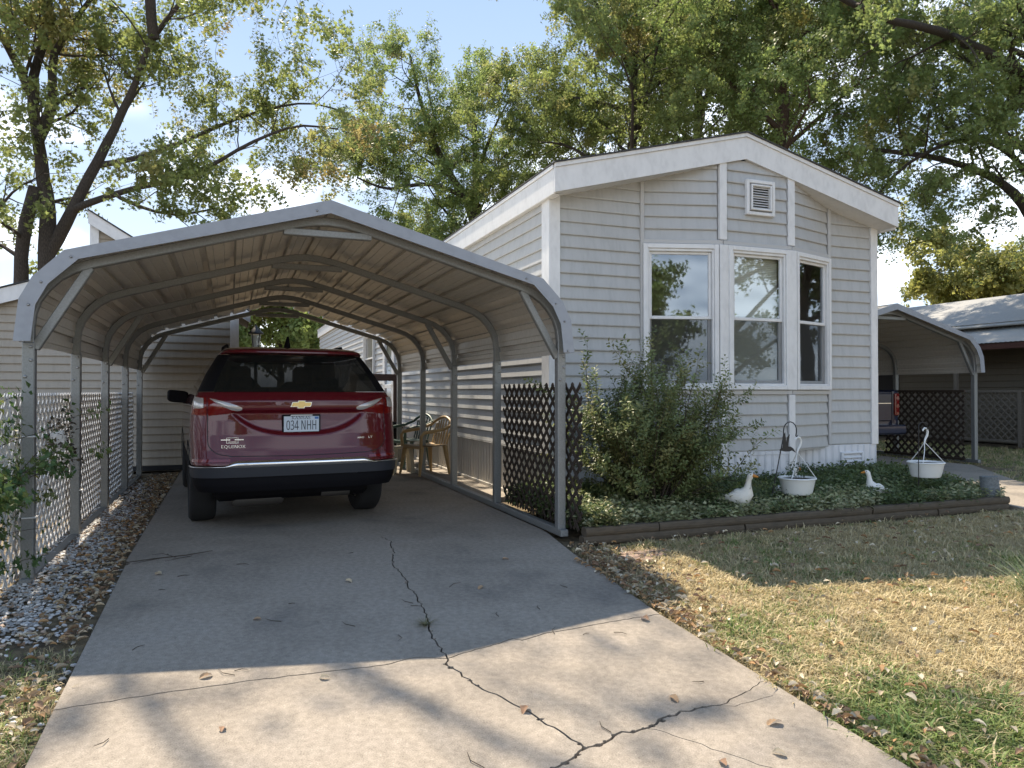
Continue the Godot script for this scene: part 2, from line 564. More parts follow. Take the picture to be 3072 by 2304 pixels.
# ---------- boards ----------
# one lap board on a wall: o + u*s along, n outward; poly = clipped front (s, y)
func board_mesh(poly, y0, h, o: Vector3, u: Vector3, n: Vector3) -> MB:
	var mb := MB.new()
	var P = func(q):
		var t = clampf((q.y - y0) / h, 0.0, 1.0)
		var out = lerpf(0.027, 0.003, t)
		if t < 0.04: out = 0.022
		return o + u * q.x + Vector3(0, q.y, 0) + n * out
	var tris = Geometry2D.triangulate_polygon(poly)
	var n0 = mb.v.size()
	for q in poly: mb.vert(P.call(q))
	for k in range(0, tris.size(), 3): mb.f.append_array([n0 + tris[k], n0 + tris[k + 1], n0 + tris[k + 2]])
	# the lip under the board
	var lo = 1e9
	var hi = -1e9
	for q in poly:
		if q.y < y0 + 0.002:
			lo = minf(lo, q.x)
			hi = maxf(hi, q.x)
	if hi > lo:
		var a = o + u * lo + Vector3(0, y0, 0)
		var b = o + u * hi + Vector3(0, y0, 0)
		mb.quad(a + n * 0.022, b + n * 0.022, b - n * 0.01, a - n * 0.01)
	return mb

func boards(parent, m, o: Vector3, u: Vector3, n: Vector3, outline, y_from, y_to, h, y_base):
	# rows of boards clipped to an outline in (s, y)
	var k = int(floor((y_from - y_base) / h))
	while y_base + k * h < y_to:
		var y0 = y_base + k * h
		var row = PackedVector2Array([Vector2(-50, y0), Vector2(50, y0), Vector2(50, y0 + h * 0.08), Vector2(50, y0 + h), Vector2(-50, y0 + h), Vector2(-50, y0 + h * 0.08)])
		for q in Geometry2D.intersect_polygons(PackedVector2Array(outline), row):
			# keep the bend of the lip: cut the piece at the lip height
			var cut = y0 + h * 0.08
			var low = Geometry2D.intersect_polygons(q, PackedVector2Array([Vector2(-60, y0 - 1), Vector2(60, y0 - 1), Vector2(60, cut), Vector2(-60, cut)]))
			var high = Geometry2D.intersect_polygons(q, PackedVector2Array([Vector2(-60, cut), Vector2(60, cut), Vector2(60, y0 + h + 1), Vector2(-60, y0 + h + 1)]))
			var mb := MB.new()
			for pc in low + high:
				if pc.size() < 3: continue
				var one = board_mesh(pc, y0, h, o + n * (0.0012 * sin(k * 12.9898 + o.x * 78.2)), u, n)
				var n0 = mb.v.size()
				mb.v.append_array(one.v)
				mb.c.append_array(one.c)
				for i in one.f: mb.f.append(i + n0)
			if mb.v.size() > 2: part(parent, "siding_board", mb, m)
		k += 1

func rect2(x0, y0, x1, y1):
	return [Vector2(x0, y0), Vector2(x1, y0), Vector2(x1, y1), Vector2(x0, y1)]

func box_part(parent, called, m, lo: Vector3, hi: Vector3, ch := 0.004):
	var mb := MB.new()
	var a = Vector3(minf(lo.x, hi.x), minf(lo.y, hi.y), minf(lo.z, hi.z))
	var b = Vector3(maxf(lo.x, hi.x), maxf(lo.y, hi.y), maxf(lo.z, hi.z))
	mb.cbox((a + b) / 2, b - a, ch)
	return part(parent, called, mb, m)

# window in a wall frame: s0..s1, y0..y1 (outer), glass inset
func sash_window(parent, o: Vector3, u: Vector3, n: Vector3, s0, s1, y0, y1, rail, blind: int, label := ""):
	var bs = Basis(u, Vector3.UP, u.cross(Vector3.UP))
	var P = func(s, y, out): return o + u * s + Vector3(0, y, 0) + n * out
	var bar = func(mb, a0, b0, a1, b1, out, t):
		mb.cbox((P.call(a0, b0, out) + P.call(a1, b1, out)) / 2, Vector3(absf(a1 - a0), absf(b1 - b0), t), 0.004, bs)
	var mb := MB.new()
	var fw = 0.05
	bar.call(mb, s0, y0, s0 + fw, y1, 0.03, 0.07)
	bar.call(mb, s1 - fw, y0, s1, y1, 0.03, 0.07)
	bar.call(mb, s0 + fw, y1 - fw, s1 - fw, y1, 0.03, 0.07)
	bar.call(mb, s0 + fw, y0, s1 - fw, y0 + fw, 0.03, 0.07)
	# stepped inner frame
	var a = s0 + fw
	var b = s1 - fw
	var c = y0 + fw
	var d = y1 - fw
	bar.call(mb, a, c, a + 0.022, d, 0.015, 0.07)
	bar.call(mb, b - 0.022, c, b, d, 0.015, 0.07)
	bar.call(mb, a + 0.022, d - 0.03, b - 0.022, d, 0.015, 0.07)
	bar.call(mb, a + 0.022, c, b - 0.022, c + 0.02, 0.015, 0.07)
	var w = part(parent, "window", mb, M.white_trim)
	if label != "": w.set_meta("label", label)
	a += 0.022
	b -= 0.022
	c += 0.02
	d -= 0.03
	var sash := MB.new()
	var sw = 0.032
	for q in [[rail - 0.018, d, 0.004], [c, rail + 0.018, -0.014]]:
		bar.call(sash, a, q[0], a + sw, q[1], q[2], 0.03)
		bar.call(sash, b - sw, q[0], b, q[1], q[2], 0.03)
		bar.call(sash, a + sw, q[1] - 0.03, b - sw, q[1], q[2], 0.03)
		bar.call(sash, a + sw, q[0], b - sw, q[0] + 0.036, q[2], 0.03)
	part(w, "sash", sash, M.white_trim)
	for q in [[rail + 0.018, d - 0.03, 0.004], [c + 0.036, rail - 0.012, -0.014]]:
		var g := MB.new()
		g.quad(P.call(a + sw, q[0], q[2]), P.call(b - sw, q[0], q[2]), P.call(b - sw, q[1], q[2]), P.call(a + sw, q[1], q[2]))
		part(w, "glass", g, M.house_glass)
	# insect screen outside the lower sash
	var sc := MB.new()
	sc.quad(P.call(a, c, 0.012), P.call(b, c, 0.012), P.call(b, rail, 0.012), P.call(a, rail, 0.012))
	part(w, "screen", sc, M.screen_mesh)
	if blind == 1:
		var bl := MB.new()
		var y = c + 0.03
		while y < d:
			var q0 = P.call(a + 0.01, y, -0.055)
			var q1 = P.call(b - 0.01, y, -0.055)
			bl.quad(q0, q1, q1 + n * -0.012 + Vector3(0, 0.023, 0), q0 + n * -0.012 + Vector3(0, 0.023, 0))
			y += 0.021
		part(w, "blind", bl, M.blind)
	elif blind == 2:
		# drawn sheer curtain with folds
		var cu := MB.new()
		var lowr = []
		var topr = []
		for k in 41:
			var s = lerpf(a, b, k / 40.0)
			var off = -0.12 + 0.012 * sin(k * 1.7) + 0.006 * sin(k * 0.9)
			lowr.append(P.call(s, c - 0.02, off))
			topr.append(P.call(s, d + 0.02, off))
		cu.skin([lowr, topr], false)
		part(w, "curtain", cu, M.curtain)
	return w

func sof(x) -> float:
	# underside of the gable overhang at x
	return 3.845 - 0.255 * absf(x - 5.40)

# ---------- the mobile home ----------
func mobile_home():
	var h = thing("mobile_home", "light grey sided mobile home with white trim and a three-window bay", "mobile home", V(0, 0, 0))
	var H = 0.1357
	var YB = 0.582
	var toward = Vector3(0, 0, 1)
	# core behind the boards, so that nothing shows through
	var core := MB.new()
	var ext = [Vector2(3.13, 0.30), Vector2(4.0, 0.30), Vector2(4.0, 3.4), Vector2(3.13, 3.28)]
	for pc in [[3.13, 4.20], [6.87, 7.60]]:
		core.prism([Vector2(pc[0], 0.0), Vector2(pc[1], 0.0), Vector2(pc[1], sof(pc[1])), Vector2(pc[0], sof(pc[0]))], V(0, 0, 7.0), Vector3.RIGHT, Vector3.UP, Vector3(0, 0, -0.1))
	core.box(V(3.17, 1.75, 17.6), Vector3(0.07, 3.1, 20.9))
	core.box(V(7.57, 1.75, 17.6), Vector3(0.07, 3.1, 20.9))
	core.box(V(5.37, 1.7, 28.0), Vector3(4.4, 3.4, 0.1))
	core.box(V(5.37, 0.55, 17.5), Vector3(4.3, 0.1, 20.9))
	part(h, "wall_core", core, M.room_wall)
	var room := MB.new()
	room.box(V(5.37, 1.9, 9.2), Vector3(4.3, 2.9, 0.06))
	room.box(V(5.37, 3.2, 8.1), Vector3(4.3, 0.05, 2.2))
	part(h, "room_partition", room, M.room_wall)
	# front wall: flat pieces beside the bay
	var fwall = MB.new()
	fwall.cbox(V(4.215, 2.06, 6.985), Vector3(0.045, 2.96, 0.05), 0.004)
	var fwall2 := MB.new()
	fwall2.cbox(V(6.855, 2.03, 6.985), Vector3(0.045, 2.90, 0.05), 0.004)
	var fw = part(h, "wall_trim", fwall, M.grey_trim)
	var fw2 = part(h, "wall_trim", fwall2, M.grey_trim)
	boards(fw, M.siding, V(0, 0, 7.0), Vector3.RIGHT, toward, [Vector2(3.21, 0.582), Vector2(4.20, 0.582), Vector2(4.20, sof(4.20)), Vector2(3.21, sof(3.21))], 0.58, 3.9, H, YB)
	boards(fw2, M.siding, V(0, 0, 7.0), Vector3.RIGHT, toward, [Vector2(6.87, 0.582), Vector2(7.53, 0.582), Vector2(7.53, sof(7.53)), Vector2(6.87, sof(6.87))], 0.58, 3.9, H, YB)
	# bay
	var bp = [Vector2(4.23, 7.0), Vector2(5.10, 6.75), Vector2(6.05, 6.75), Vector2(6.84, 7.0)]
	var by_up = null
	var by_low = null
	for k in 3:
		var a = bp[k]
		var b = bp[k + 1]
		var u = (V(b.x, 0, b.y) - V(a.x, 0, a.y))
		var L = u.length()
		u = u / L
		var n = Vector3(-u.z, 0, u.x)
		if n.z < 0: n = -n
		var o = V(a.x, 0, a.y)
		var bs = Basis(u, Vector3.UP, u.cross(Vector3.UP))
		# backing of the blind parts, then the grey bands above and below the windows
		var lowb := MB.new()
		lowb.box(o + u * L / 2 + Vector3(0, 0.87, 0) - n * 0.03, Vector3(L, 0.66, 0.03), bs)
		var upb := MB.new()
		upb.prism([Vector2(0, 2.90), Vector2(L, 2.90), Vector2(L, sof(b.x) + 0.01), Vector2(L / 2, sof((a.x + b.x) / 2) + 0.02), Vector2(0, sof(a.x) + 0.01)], o - n * 0.015, u, Vector3.UP, -n * 0.03)
		if k == 0:
			by_up = part(h, "bay_head", upb, M.grey_trim)
			by_low = part(h, "bay_apron", lowb, M.grey_trim)
		else:
			part(by_up, "panel", upb, M.grey_trim)
			part(by_low, "panel", lowb, M.grey_trim)
		for q in [[2.885, by_up], [1.222, by_low]]:
			var bd := MB.new()
			bd.cbox(o + u * L / 2 + Vector3(0, q[0], 0) + n * 0.012, Vector3(L, 0.05, 0.05), 0.005, bs)
			part(q[1], "band", bd, M.grey_trim)
	for k in 3:
		var a = bp[k]
		var b = bp[k + 1]
		var u = (V(b.x, 0, b.y) - V(a.x, 0, a.y))
		var L = u.length()
		u = u / L
		var n = Vector3(-u.z, 0, u.x)
		if n.z < 0: n = -n
		var o = V(a.x, 0, a.y)
		var e0 = 0.02 if k == 0 else 0.06
		var e1 = L - (0.02 if k == 2 else 0.06)
		var top = []
		for t in 7:
			var s = lerpf(e1, e0, t / 6.0)
			top.append(Vector2(s, sof(a.x + (b.x - a.x) * s / L)))
		boards(by_up, M.siding, o, u, n, [Vector2(e0, 2.91), Vector2(e1, 2.91)] + top, 2.9, 4.0, H, YB)
		boards(by_low, M.siding, o, u, n, rect2(e0, 0.54, e1, 1.197), 0.5, 1.2, H, 0.54 + 0.02)
		var s0 = 0.0 if k == 0 else 0.055
		var s1 = L if k == 2 else L - 0.055
		sash_window(h, o, u, n, s0, s1, 1.252, 2.855, 2.048, 1 if k == 1 else 0, ["bay window reflecting the blue sky", "middle bay window with pale slatted blind", "narrow angled bay window reflecting a tree"][k])
	# white strips on the corners of the bay
	for x in [5.10, 6.05]:
		box_part(h, "bay_trim", M.white_trim, V(x - 0.048, 2.915, 6.715), V(x + 0.048, sof(x) + 0.02, 6.76))
		box_part(h, "bay_mullion", M.white_trim, V(x - 0.058, 1.25, 6.70), V(x + 0.058, 2.858, 6.78))
		box_part(h, "bay_trim", M.white_trim, V(x - 0.045, 0.10, 6.715), V(x + 0.045, 1.195, 6.76))
	# white corner boards
	box_part(h, "corner_board", M.white_trim, V(3.095, 0.575, 6.965), V(3.225, sof(3.2), 7.06))
	box_part(h, "corner_board", M.white_trim, V(3.098, 0.575, 7.062), V(3.13, 3.30, 7.17))
	box_part(h, "corner_board", M.white_trim, V(7.525, 0.570, 6.962), V(7.635, sof(7.55), 7.10))
	# gable vent
	var gv := MB.new()
	for q in [[5.40, 3.22, 5.44, 3.62], [5.755, 3.22, 5.795, 3.62], [5.44, 3.58, 5.755, 3.62], [5.44, 3.22, 5.755, 3.26]]:
		gv.cbox(V((q[0] + q[2]) / 2, (q[1] + q[3]) / 2, 6.715), Vector3(q[2] - q[0], q[3] - q[1], 0.05), 0.006)
	for q in [[5.455, 3.275, 5.475, 3.565], [5.72, 3.275, 5.74, 3.565], [5.475, 3.545, 5.72, 3.565], [5.475, 3.275, 5.72, 3.295]]:
		gv.cbox(V((q[0] + q[2]) / 2, (q[1] + q[3]) / 2, 6.712), Vector3(q[2] - q[0], q[3] - q[1], 0.07), 0.004)
	var vent = part(h, "gable_vent", gv, M.white_trim)
	for k in 9:
		var lv := MB.new()
		lv.cbox(V(5.5975, 3.31 + k * 0.028, 6.715), Vector3(0.245, 0.004, 0.036), 0.001, Basis(Vector3.RIGHT, 0.6))
		part(vent, "louver", lv, M.white_trim)
	box_part(vent, "vent_back", M.dark_gap, V(5.47, 3.28, 6.728), V(5.73, 3.56, 6.735), 0.0)
	# gable fascia, roof and soffit
	for s in [[3.045, 5.40], [5.40, 7.69]]:
		var fa := MB.new()
		fa.prism([Vector2(s[0], sof(s[0]) - 0.002), Vector2(s[1], sof(s[1]) - 0.002), Vector2(s[1], sof(s[1]) + 0.245), Vector2(s[0], sof(s[0]) + 0.245)], V(0, 0, 6.70), Vector3.RIGHT, Vector3.UP, Vector3(0, 0, -0.03))
		part(h, "fascia", fa, M.white_trim)
		# drip strip, a step forward
		var dr := MB.new()
		dr.prism([Vector2(s[0], sof(s[0]) + 0.247), Vector2(s[1], sof(s[1]) + 0.247), Vector2(s[1], sof(s[1]) + 0.288), Vector2(s[0], sof(s[0]) + 0.288)], V(0, 0, 6.685), Vector3.RIGHT, Vector3.UP, Vector3(0, 0, -0.04))
		part(h, "drip_edge", dr, M.white_trim)
		# soffit strips under the overhang
		var d0 = 6.732
		var x = s[0] + 0.02
		while x < s[1] - 0.02:
			var x1 = minf(x + 0.10, s[1] - 0.02)
			var so := MB.new()
			so.quad(V(x + 0.003, sof(x) - 0.004, d0), V(x1 - 0.003, sof(x1) - 0.004, d0), V(x1 - 0.003, sof(x1) - 0.004, 7.01), V(x + 0.003, sof(x) - 0.004, 7.01))
			so.quad(V(x, sof(x) + 0.003, d0), V(x1, sof(x1) + 0.003, d0), V(x1, sof(x1) + 0.003, 7.01), V(x, sof(x) + 0.003, 7.01))
			part(h, "soffit_strip", so, M.white_trim)
			x += 0.10
	for s in [[3.03, 5.40], [5.40, 7.705]]:
		var rf := MB.new()
		rf.prism([Vector2(s[0], sof(s[0]) + 0.290), Vector2(s[1], sof(s[1]) + 0.290), Vector2(s[1], sof(s[1]) + 0.305), Vector2(s[0], sof(s[0]) + 0.305)], V(0, 0, 6.67), Vector3.RIGHT, Vector3.UP, Vector3(0, 0, -21.5))
		part(h, "roof", rf, M.shingle)
	# long eaves
	for x in [3.045, 7.665]:
		box_part(h, "eave_fascia", M.white_trim, V(x, 3.235, 6.735), V(x + 0.025, 3.485, 28.1))
		box_part(h, "eave_fascia", M.white_trim, V(x - 0.012, 3.487, 6.735), V(x + 0.02, 3.526, 28.1))
	box_part(h, "eave_soffit", M.white_trim, V(3.07, 3.24, 6.8), V(3.14, 3.25, 28.1), 0.0)
	# left side wall, boards the length of the home between openings
	var sw := MB.new()
	sw.cbox(V(3.115, 0.578, 17.6), Vector3(0.03, 0.014, 20.85), 0.003)
	var side = part(h, "side_wall", sw, M.grey_trim)
	var left = Vector3(-1, 0, 0)
	var into = Vector3(0, 0, -1)
	boards(side, M.siding, V(3.125, 0, 0), into, left, rect2(7.17, 0.582, 14.62, 3.24), 0.58, 3.3, H, YB)
	boards(side, M.siding, V(3.125, 0, 0), into, left, rect2(15.78, 0.582, 16.8, 3.24), 0.58, 3.3, H, YB)
	boards(side, M.siding, V(3.125, 0, 0), into, left, rect2(18.2, 0.582, 28.0, 3.24), 0.58, 3.3, H, YB)
	boards(side, M.siding, V(3.125, 0, 0), into, left, rect2(14.62, 2.62, 15.78, 3.24), 2.6, 3.3, H, YB)
	boards(side, M.siding, V(3.125, 0, 0), into, left, rect2(16.8, 2.66, 18.2, 3.24), 2.6, 3.3, H, YB)
	boards(side, M.siding, V(3.125, 0, 0), into, left, rect2(16.8, 0.582, 18.2, 1.42), 0.5, 1.5, H, YB)
	sash_window(h, V(3.12, 0, 16.82), into, left, 0.0, 1.36, 1.44, 2.64, 2.02, 2, "side window of the home above the porch")
	# storm door
	var dm := MB.new()
	for q in [[14.62, 14.74, 0.6, 2.6], [15.66, 15.78, 0.6, 2.6], [14.74, 15.66, 2.5, 2.6], [14.74, 15.66, 0.6, 0.9], [14.74, 15.66, 1.3, 1.38], [14.74, 14.84, 0.9, 2.5], [15.56, 15.66, 0.9, 2.5]]:
		dm.cbox(V(3.10, (q[2] + q[3]) / 2, (q[0] + q[1]) / 2), Vector3(0.05, q[3] - q[2], q[1] - q[0]), 0.004)
	var door = part(h, "door", dm, M.white_trim)
	var dg := MB.new()
	dg.quad(V(3.10, 1.38, 14.84), V(3.10, 1.38, 15.56), V(3.10, 2.5, 15.56), V(3.10, 2.5, 14.84))
	dg.quad(V(3.10, 0.9, 14.84), V(3.10, 0.9, 15.56), V(3.10, 1.3, 15.56), V(3.10, 1.3, 14.84))
	part(door, "glass", dg, M.house_glass)
	# skirting: ribbed upright panels, white in front and beige along the side
	var x0 = 3.13
	while x0 < 7.6:
		var x1 = minf(x0 + 0.102, 7.61)
		var dd = 6.985
		if x0 > 4.2 and x0 < 6.83:
			var t = (x0 - 4.23) / 0.87
			if x0 < 5.10: dd = lerpf(7.0, 6.75, clampf(t, 0, 1)) - 0.005
			elif x0 < 6.05: dd = 6.745
			else: dd = 6.985
		var sk := MB.new()
		sk.cbox(V((x0 + x1) / 2, 0.29, dd), Vector3(x1 - x0 - 0.018, 0.572, 0.012), 0.004)
		sk.cbox(V(x1 - 0.008, 0.29, dd - 0.004), Vector3(0.018, 0.572, 0.022), 0.006)
		part(h, "skirt_panel", sk, M.skirt_white)
		x0 += 0.102
	box_part(h, "skirt_cap", M.skirt_white, V(5.06, 0.51, 6.73), V(6.07, 0.555, 6.775))
	x0 = 7.06
	while x0 < 20.0:
		var sk := MB.new()
		sk.cbox(V(3.125, 0.285, x0 + 0.05), Vector3(0.012, 0.58, 0.078), 0.004)
		sk.cbox(V(3.119, 0.285, x0 + 0.10), Vector3(0.022, 0.58, 0.022), 0.006)
		part(h, "skirt_panel", sk, M.skirt_beige)
		x0 += 0.112
	box_part(h, "skirt_rail", M.skirt_beige, V(3.09, 0.02, 7.06), V(3.115, 0.06, 20.0))
	# foundation vent in the front skirting
	var fv := MB.new()
	for q in [[7.02, 0.285, 7.05, 0.485], [7.345, 0.285, 7.375, 0.485], [7.05, 0.46, 7.345, 0.485], [7.05, 0.285, 7.345, 0.305]]:
		fv.cbox(V((q[0] + q[2]) / 2, (q[1] + q[3]) / 2, 6.975), Vector3(q[2] - q[0], q[3] - q[1], 0.06), 0.006)
	var fvn = part(h, "skirt_vent", fv, M.skirt_white)
	for k in 3:
		var lv := MB.new()
		lv.cbox(V(7.1975, 0.335 + k * 0.05, 6.968), Vector3(0.29, 0.008, 0.06), 0.002, Basis(Vector3.RIGHT, 0.9))
		part(fvn, "louver", lv, M.skirt_white)

# ---------- shed behind the carport ----------
func shed():
	var s = thing("garden_shed", "grey sided shed with a stepped clerestory roof behind the carport", "shed")
	var o = V(0, 0, 12.55)
	var core := MB.new()
	core.prism([Vector2(-6.5, 0.0), Vector2(0.06, 0.0), Vector2(0.06, 2.60), Vector2(-1.93, 3.85), Vector2(-1.93, 2.98), Vector2(-6.5, 1.55)], V(0, 0, 12.58), Vector3.RIGHT, Vector3.UP, Vector3(0, 0, -3.0))
	part(s, "wall_core", core, M.siding_shed)
	var wl := MB.new()
	wl.cbox(V(-3.2, 0.05, 12.54), Vector3(6.5, 0.08, 0.03), 0.004)
	var wall = part(s, "front_wall", wl, M.dark_gap)
	boards(wall, M.siding_shed, o, Vector3.RIGHT, Vector3(0, 0, 1), [Vector2(-6.5, 0.09), Vector2(0.0, 0.09), Vector2(0.0, 2.56), Vector2(-1.86, 3.72), Vector2(-1.86, 2.90), Vector2(-6.5, 1.45)], 0.09, 3.9, 0.119, 0.09)
	box_part(s, "corner_board", M.white_trim, V(0.0, 0.09, 12.50), V(0.13, 2.64, 12.62))
	box_part(s, "corner_board", M.white_trim, V(-1.97, 3.02, 12.50), V(-1.85, 3.84, 12.60))
	var fa := MB.new()
	fa.prism([Vector2(-1.98, 3.74), Vector2(0.30, 2.33), Vector2(0.30, 2.50), Vector2(-1.98, 3.93)], V(0, 0, 12.42), Vector3.RIGHT, Vector3.UP, Vector3(0, 0, -0.03))
	part(s, "fascia", fa, M.white_trim)
	var f2 := MB.new()
	f2.prism([Vector2(-6.8, 1.26), Vector2(-1.98, 2.86), Vector2(-1.98, 3.08), Vector2(-6.8, 1.46)], V(0, 0, 12.42), Vector3.RIGHT, Vector3.UP, Vector3(0, 0, -0.03))
	part(s, "fascia", f2, M.white_trim)
	var r1 := MB.new()
	r1.prism([Vector2(-1.99, 3.935), Vector2(0.32, 2.505), Vector2(0.32, 2.525), Vector2(-1.99, 3.96)], V(0, 0, 12.40), Vector3.RIGHT, Vector3.UP, Vector3(0, 0, -3.3))
	part(s, "roof", r1, M.shingle)
	var r2 := MB.new()
	r2.prism([Vector2(-6.85, 1.465), Vector2(-1.94, 3.095), Vector2(-1.94, 3.115), Vector2(-6.85, 1.485)], V(0, 0, 12.40), Vector3.RIGHT, Vector3.UP, Vector3(0, 0, -3.3))
	part(s, "roof", r2, M.shingle)

# ---------- carport ----------
func sweep_rect(p, w, dz) -> MB:
	# square tube in the x-y plane along 2D points; w across, dz along z; mitred
	var mb := MB.new()
	var rings = []
	for k in p.size():
		var t0 = (p[k] - p[maxi(k - 1, 0)]).normalized() if k > 0 else (p[1] - p[0]).normalized()
		var t1 = (p[mini(k + 1, p.size() - 1)] - p[k]).normalized() if k < p.size() - 1 else t0
		var t = (t0 + t1).normalized()
		var n = Vector2(-t.y, t.x) / maxf(0.5, t.dot(t0))
		var ring = []
		var ch = 0.006
		for q in [[-1, -1, 1, 0], [-1, -1, 0, 1], [-1, 1, 0, -1], [-1, 1, 1, 0], [1, 1, -1, 0], [1, 1, 0, -1], [1, -1, 0, 1], [1, -1, -1, 0]]:
			var a = q[0] * w / 2 + q[2] * ch
			var z = q[1] * dz / 2 + q[3] * ch
			ring.append(Vector3(p[k].x + n.x * a, p[k].y + n.y * a, z))
		rings.append(ring)
	for k in rings.size() - 1:
		for s in 8:
			var b = (s + 1) % 8
			mb.quad(rings[k][s], rings[k][b], rings[k + 1][b], rings[k + 1][s])
	for e in [0, rings.size() - 1]:
		mb.fan(rings[e])
	return mb

func carport(label, group, ox, d0, frames, feet_y, detail) -> Node3D:
	var cp = thing("carport", label, "carport", V(ox, 0, d0), 0.0, group)
	var outer = [Vector2(-2.015, 1.56), Vector2(-1.985, 1.835), Vector2(-1.91, 1.985), Vector2(-1.73, 2.17), Vector2(0, 2.665), Vector2(1.73, 2.17), Vector2(1.91, 1.985), Vector2(1.985, 1.835), Vector2(2.015, 1.56)]
	# ribbed sheets: walk along the outer profile
	var path = []
	for k in outer.size() - 1:
		var a = outer[k]
		var b = outer[k + 1]
		path.append([a, b, (b - a).length()])
	var total = 0.0
	for q in path: total += q[2]
	var at = func(s):
		var r = s
		for q in path:
			if r <= q[2] + 1e-6: return q[0].lerp(q[1], r / q[2])
			r -= q[2]
		return outer[-1]
	var nrm = func(s):
		var a = at.call(maxf(s - 0.02, 0))
		var b = at.call(minf(s + 0.02, total))
		var t = (b - a).normalized()
		return Vector2(-t.y, t.x)
	var long = (frames - 1) * 1.605 + 0.28
	var sheets = 7
	for k in sheets:
		var s0 = total * k / sheets
		var s1 = total * (k + 1) / sheets
		var prof = []
		var n_rib = 3
		var pitch = (s1 - s0) / n_rib
		for r in n_rib:
			var c = s0 + (r + 0.5) * pitch
			for q in [[-0.5, 0.0], [-0.34, 0.0], [-0.32, 0.005], [-0.30, 0.0], [-0.115, 0.0], [-0.09, 0.03], [0.09, 0.03], [0.115, 0.0], [0.30, 0.0], [0.32, 0.005], [0.34, 0.0]]:
				var s = c + q[0] * pitch
				prof.append(at.call(s) + nrm.call(s) * (q[1] - 0.032 + 0.003 * (k % 2)))
		var s2 = minf(s1 + 0.03, total)
		prof.append(at.call(s2) + nrm.call(s2) * (-0.032 + 0.003 * (k % 2)))
		var mb := MB.new()
		for j in prof.size() - 1:
			var a = Vector3(prof[j].x, prof[j].y, 0.14)
			var b = Vector3(prof[j + 1].x, prof[j + 1].y, 0.14)
			var back = Vector3(0, 0, -long)
			mb.quad(a, b, b + back, a + back)
			var up = Vector3(0, 0.0012, 0) if absf(prof[j].x) < 1.8 else Vector3(0.0012 * signf(prof[j].x), 0, 0)
			mb.quad(a + up, a + up + back, b + up + back, b + up)
		part(cp, "roof_panel", mb, M.panel_metal)
	# front and rear trim, piece by piece
	for z in [0.155]:
		for k in outer.size() - 1:
			var a = outer[k]
			var b = outer[k + 1]
			var pa = a
			var pb = b
			var wdt = 0.098
			var inn = func(p):
				# inner corner of the mitred trim
				if p == outer[0]: return p + Vector2(wdt, 0)
				if p == outer[-1]: return p + Vector2(-wdt, 0)
				return p + Vector2(0.0, -wdt * 1.02) if absf(p.x) < 0.1 else (p + (Vector2(0, 1.15) + Vector2(p.x * 0.1, 0) - p).normalized() * wdt * 1.02)
			var mb := MB.new()
			mb.prism([pa, pb, inn.call(pb), inn.call(pa)], Vector3(0, 0, z + 0.0015 * (k % 2)), Vector3.RIGHT, Vector3.UP, Vector3(0, 0, -0.004))
			# top flange lying on the sheet
			mb.quad(Vector3(pa.x, pa.y, z), Vector3(pb.x, pb.y, z), Vector3(pb.x, pb.y, z - 0.06), Vector3(pa.x, pa.y, z - 0.06))
			var tr = part(cp, "edge_trim", mb, M.trim_metal)
			if detail and z > 0:
				var sc := MB.new()
				var c = pb.lerp(inn.call(pb), 0.62).lerp(pa.lerp(inn.call(pa), 0.62), 0.06)
				sc.tube([Vector3(c.x, c.y, z - 0.002), Vector3(c.x, c.y, z + 0.005), Vector3(c.x, c.y, z + 0.009)], [0.009, 0.009, 0.004], 8)
				part(tr, "screw", sc, M.bolt_steel)
	# frames
	var bow = []
	for q in [[-1.955, 1.46], [-1.955, 1.66], [-1.945, 1.76], [-1.915, 1.85], [-1.86, 1.935], [-1.79, 2.01], [-1.70, 2.068], [-1.58, 2.112], [-0.36, 2.463], [-0.22, 2.50], [-0.11, 2.522], [0, 2.53]]: bow.append(Vector2(q[0], q[1]))
	for k in range(bow.size() - 2, -1, -1): bow.append(Vector2(-bow[k].x, bow[k].y))
	var bow_mesh = sweep_rect(bow, 0.062, 0.062).mesh()
	var leg_mesh = {}
	for i in frames:
		var z = -1.605 * i
		var fr = part(cp, "frame", bow_mesh, M.galvanised, Transform3D(Basis(), Vector3(0, 0, z)))
		for sd in [-1, 1]:
			var foot = feet_y if sd < 0 else 0.03
			if not leg_mesh.has(foot):
				var lm := MB.new()
				lm.cbox(Vector3(0, (1.56 + foot) / 2, 0), Vector3(0.074, 1.56 - foot, 0.074), 0.006)
				leg_mesh[foot] = lm.mesh()
			part(fr, "leg", leg_mesh[foot], M.galvanised, Transform3D(Basis(), Vector3(sd * 1.955, 0, 0)))
			if detail and i == 0 and sd < 0:
				var ft := MB.new()
				ft.cbox(Vector3(sd * 1.955, feet_y - 0.035, 0), Vector3(0.058, 0.09, 0.058), 0.004)
				part(fr, "anchor_foot", ft, M.black_iron)
			if i % 2 == 0:
				var br := MB.new()
				br.bar(Vector3(sd * 1.60, 2.085, 0.0), Vector3(sd * 1.925, 1.52, 0.0), 0.058, 0.05, Vector3(0, 0, 1), 0.005)
				part(fr, "knee_brace", br, M.galvanised)
			if detail:
				for y in [1.33, 1.44, 1.53]:
					var bo := MB.new()
					var bx = sd * 1.955 + (0.016 if y > 1.4 else -0.016)
					bo.tube([Vector3(bx, y, 0.036), Vector3(bx, y, 0.042), Vector3(bx, y, 0.045)], [0.011, 0.011, 0.005], 8)
					part(fr, "bolt", bo, M.bolt_steel)
		var tie := MB.new()
		tie.cbox(Vector3(0, 2.435, 0.002), Vector3(0.66, 0.052, 0.05), 0.005)
		part(fr, "peak_tie", tie, M.galvanised)
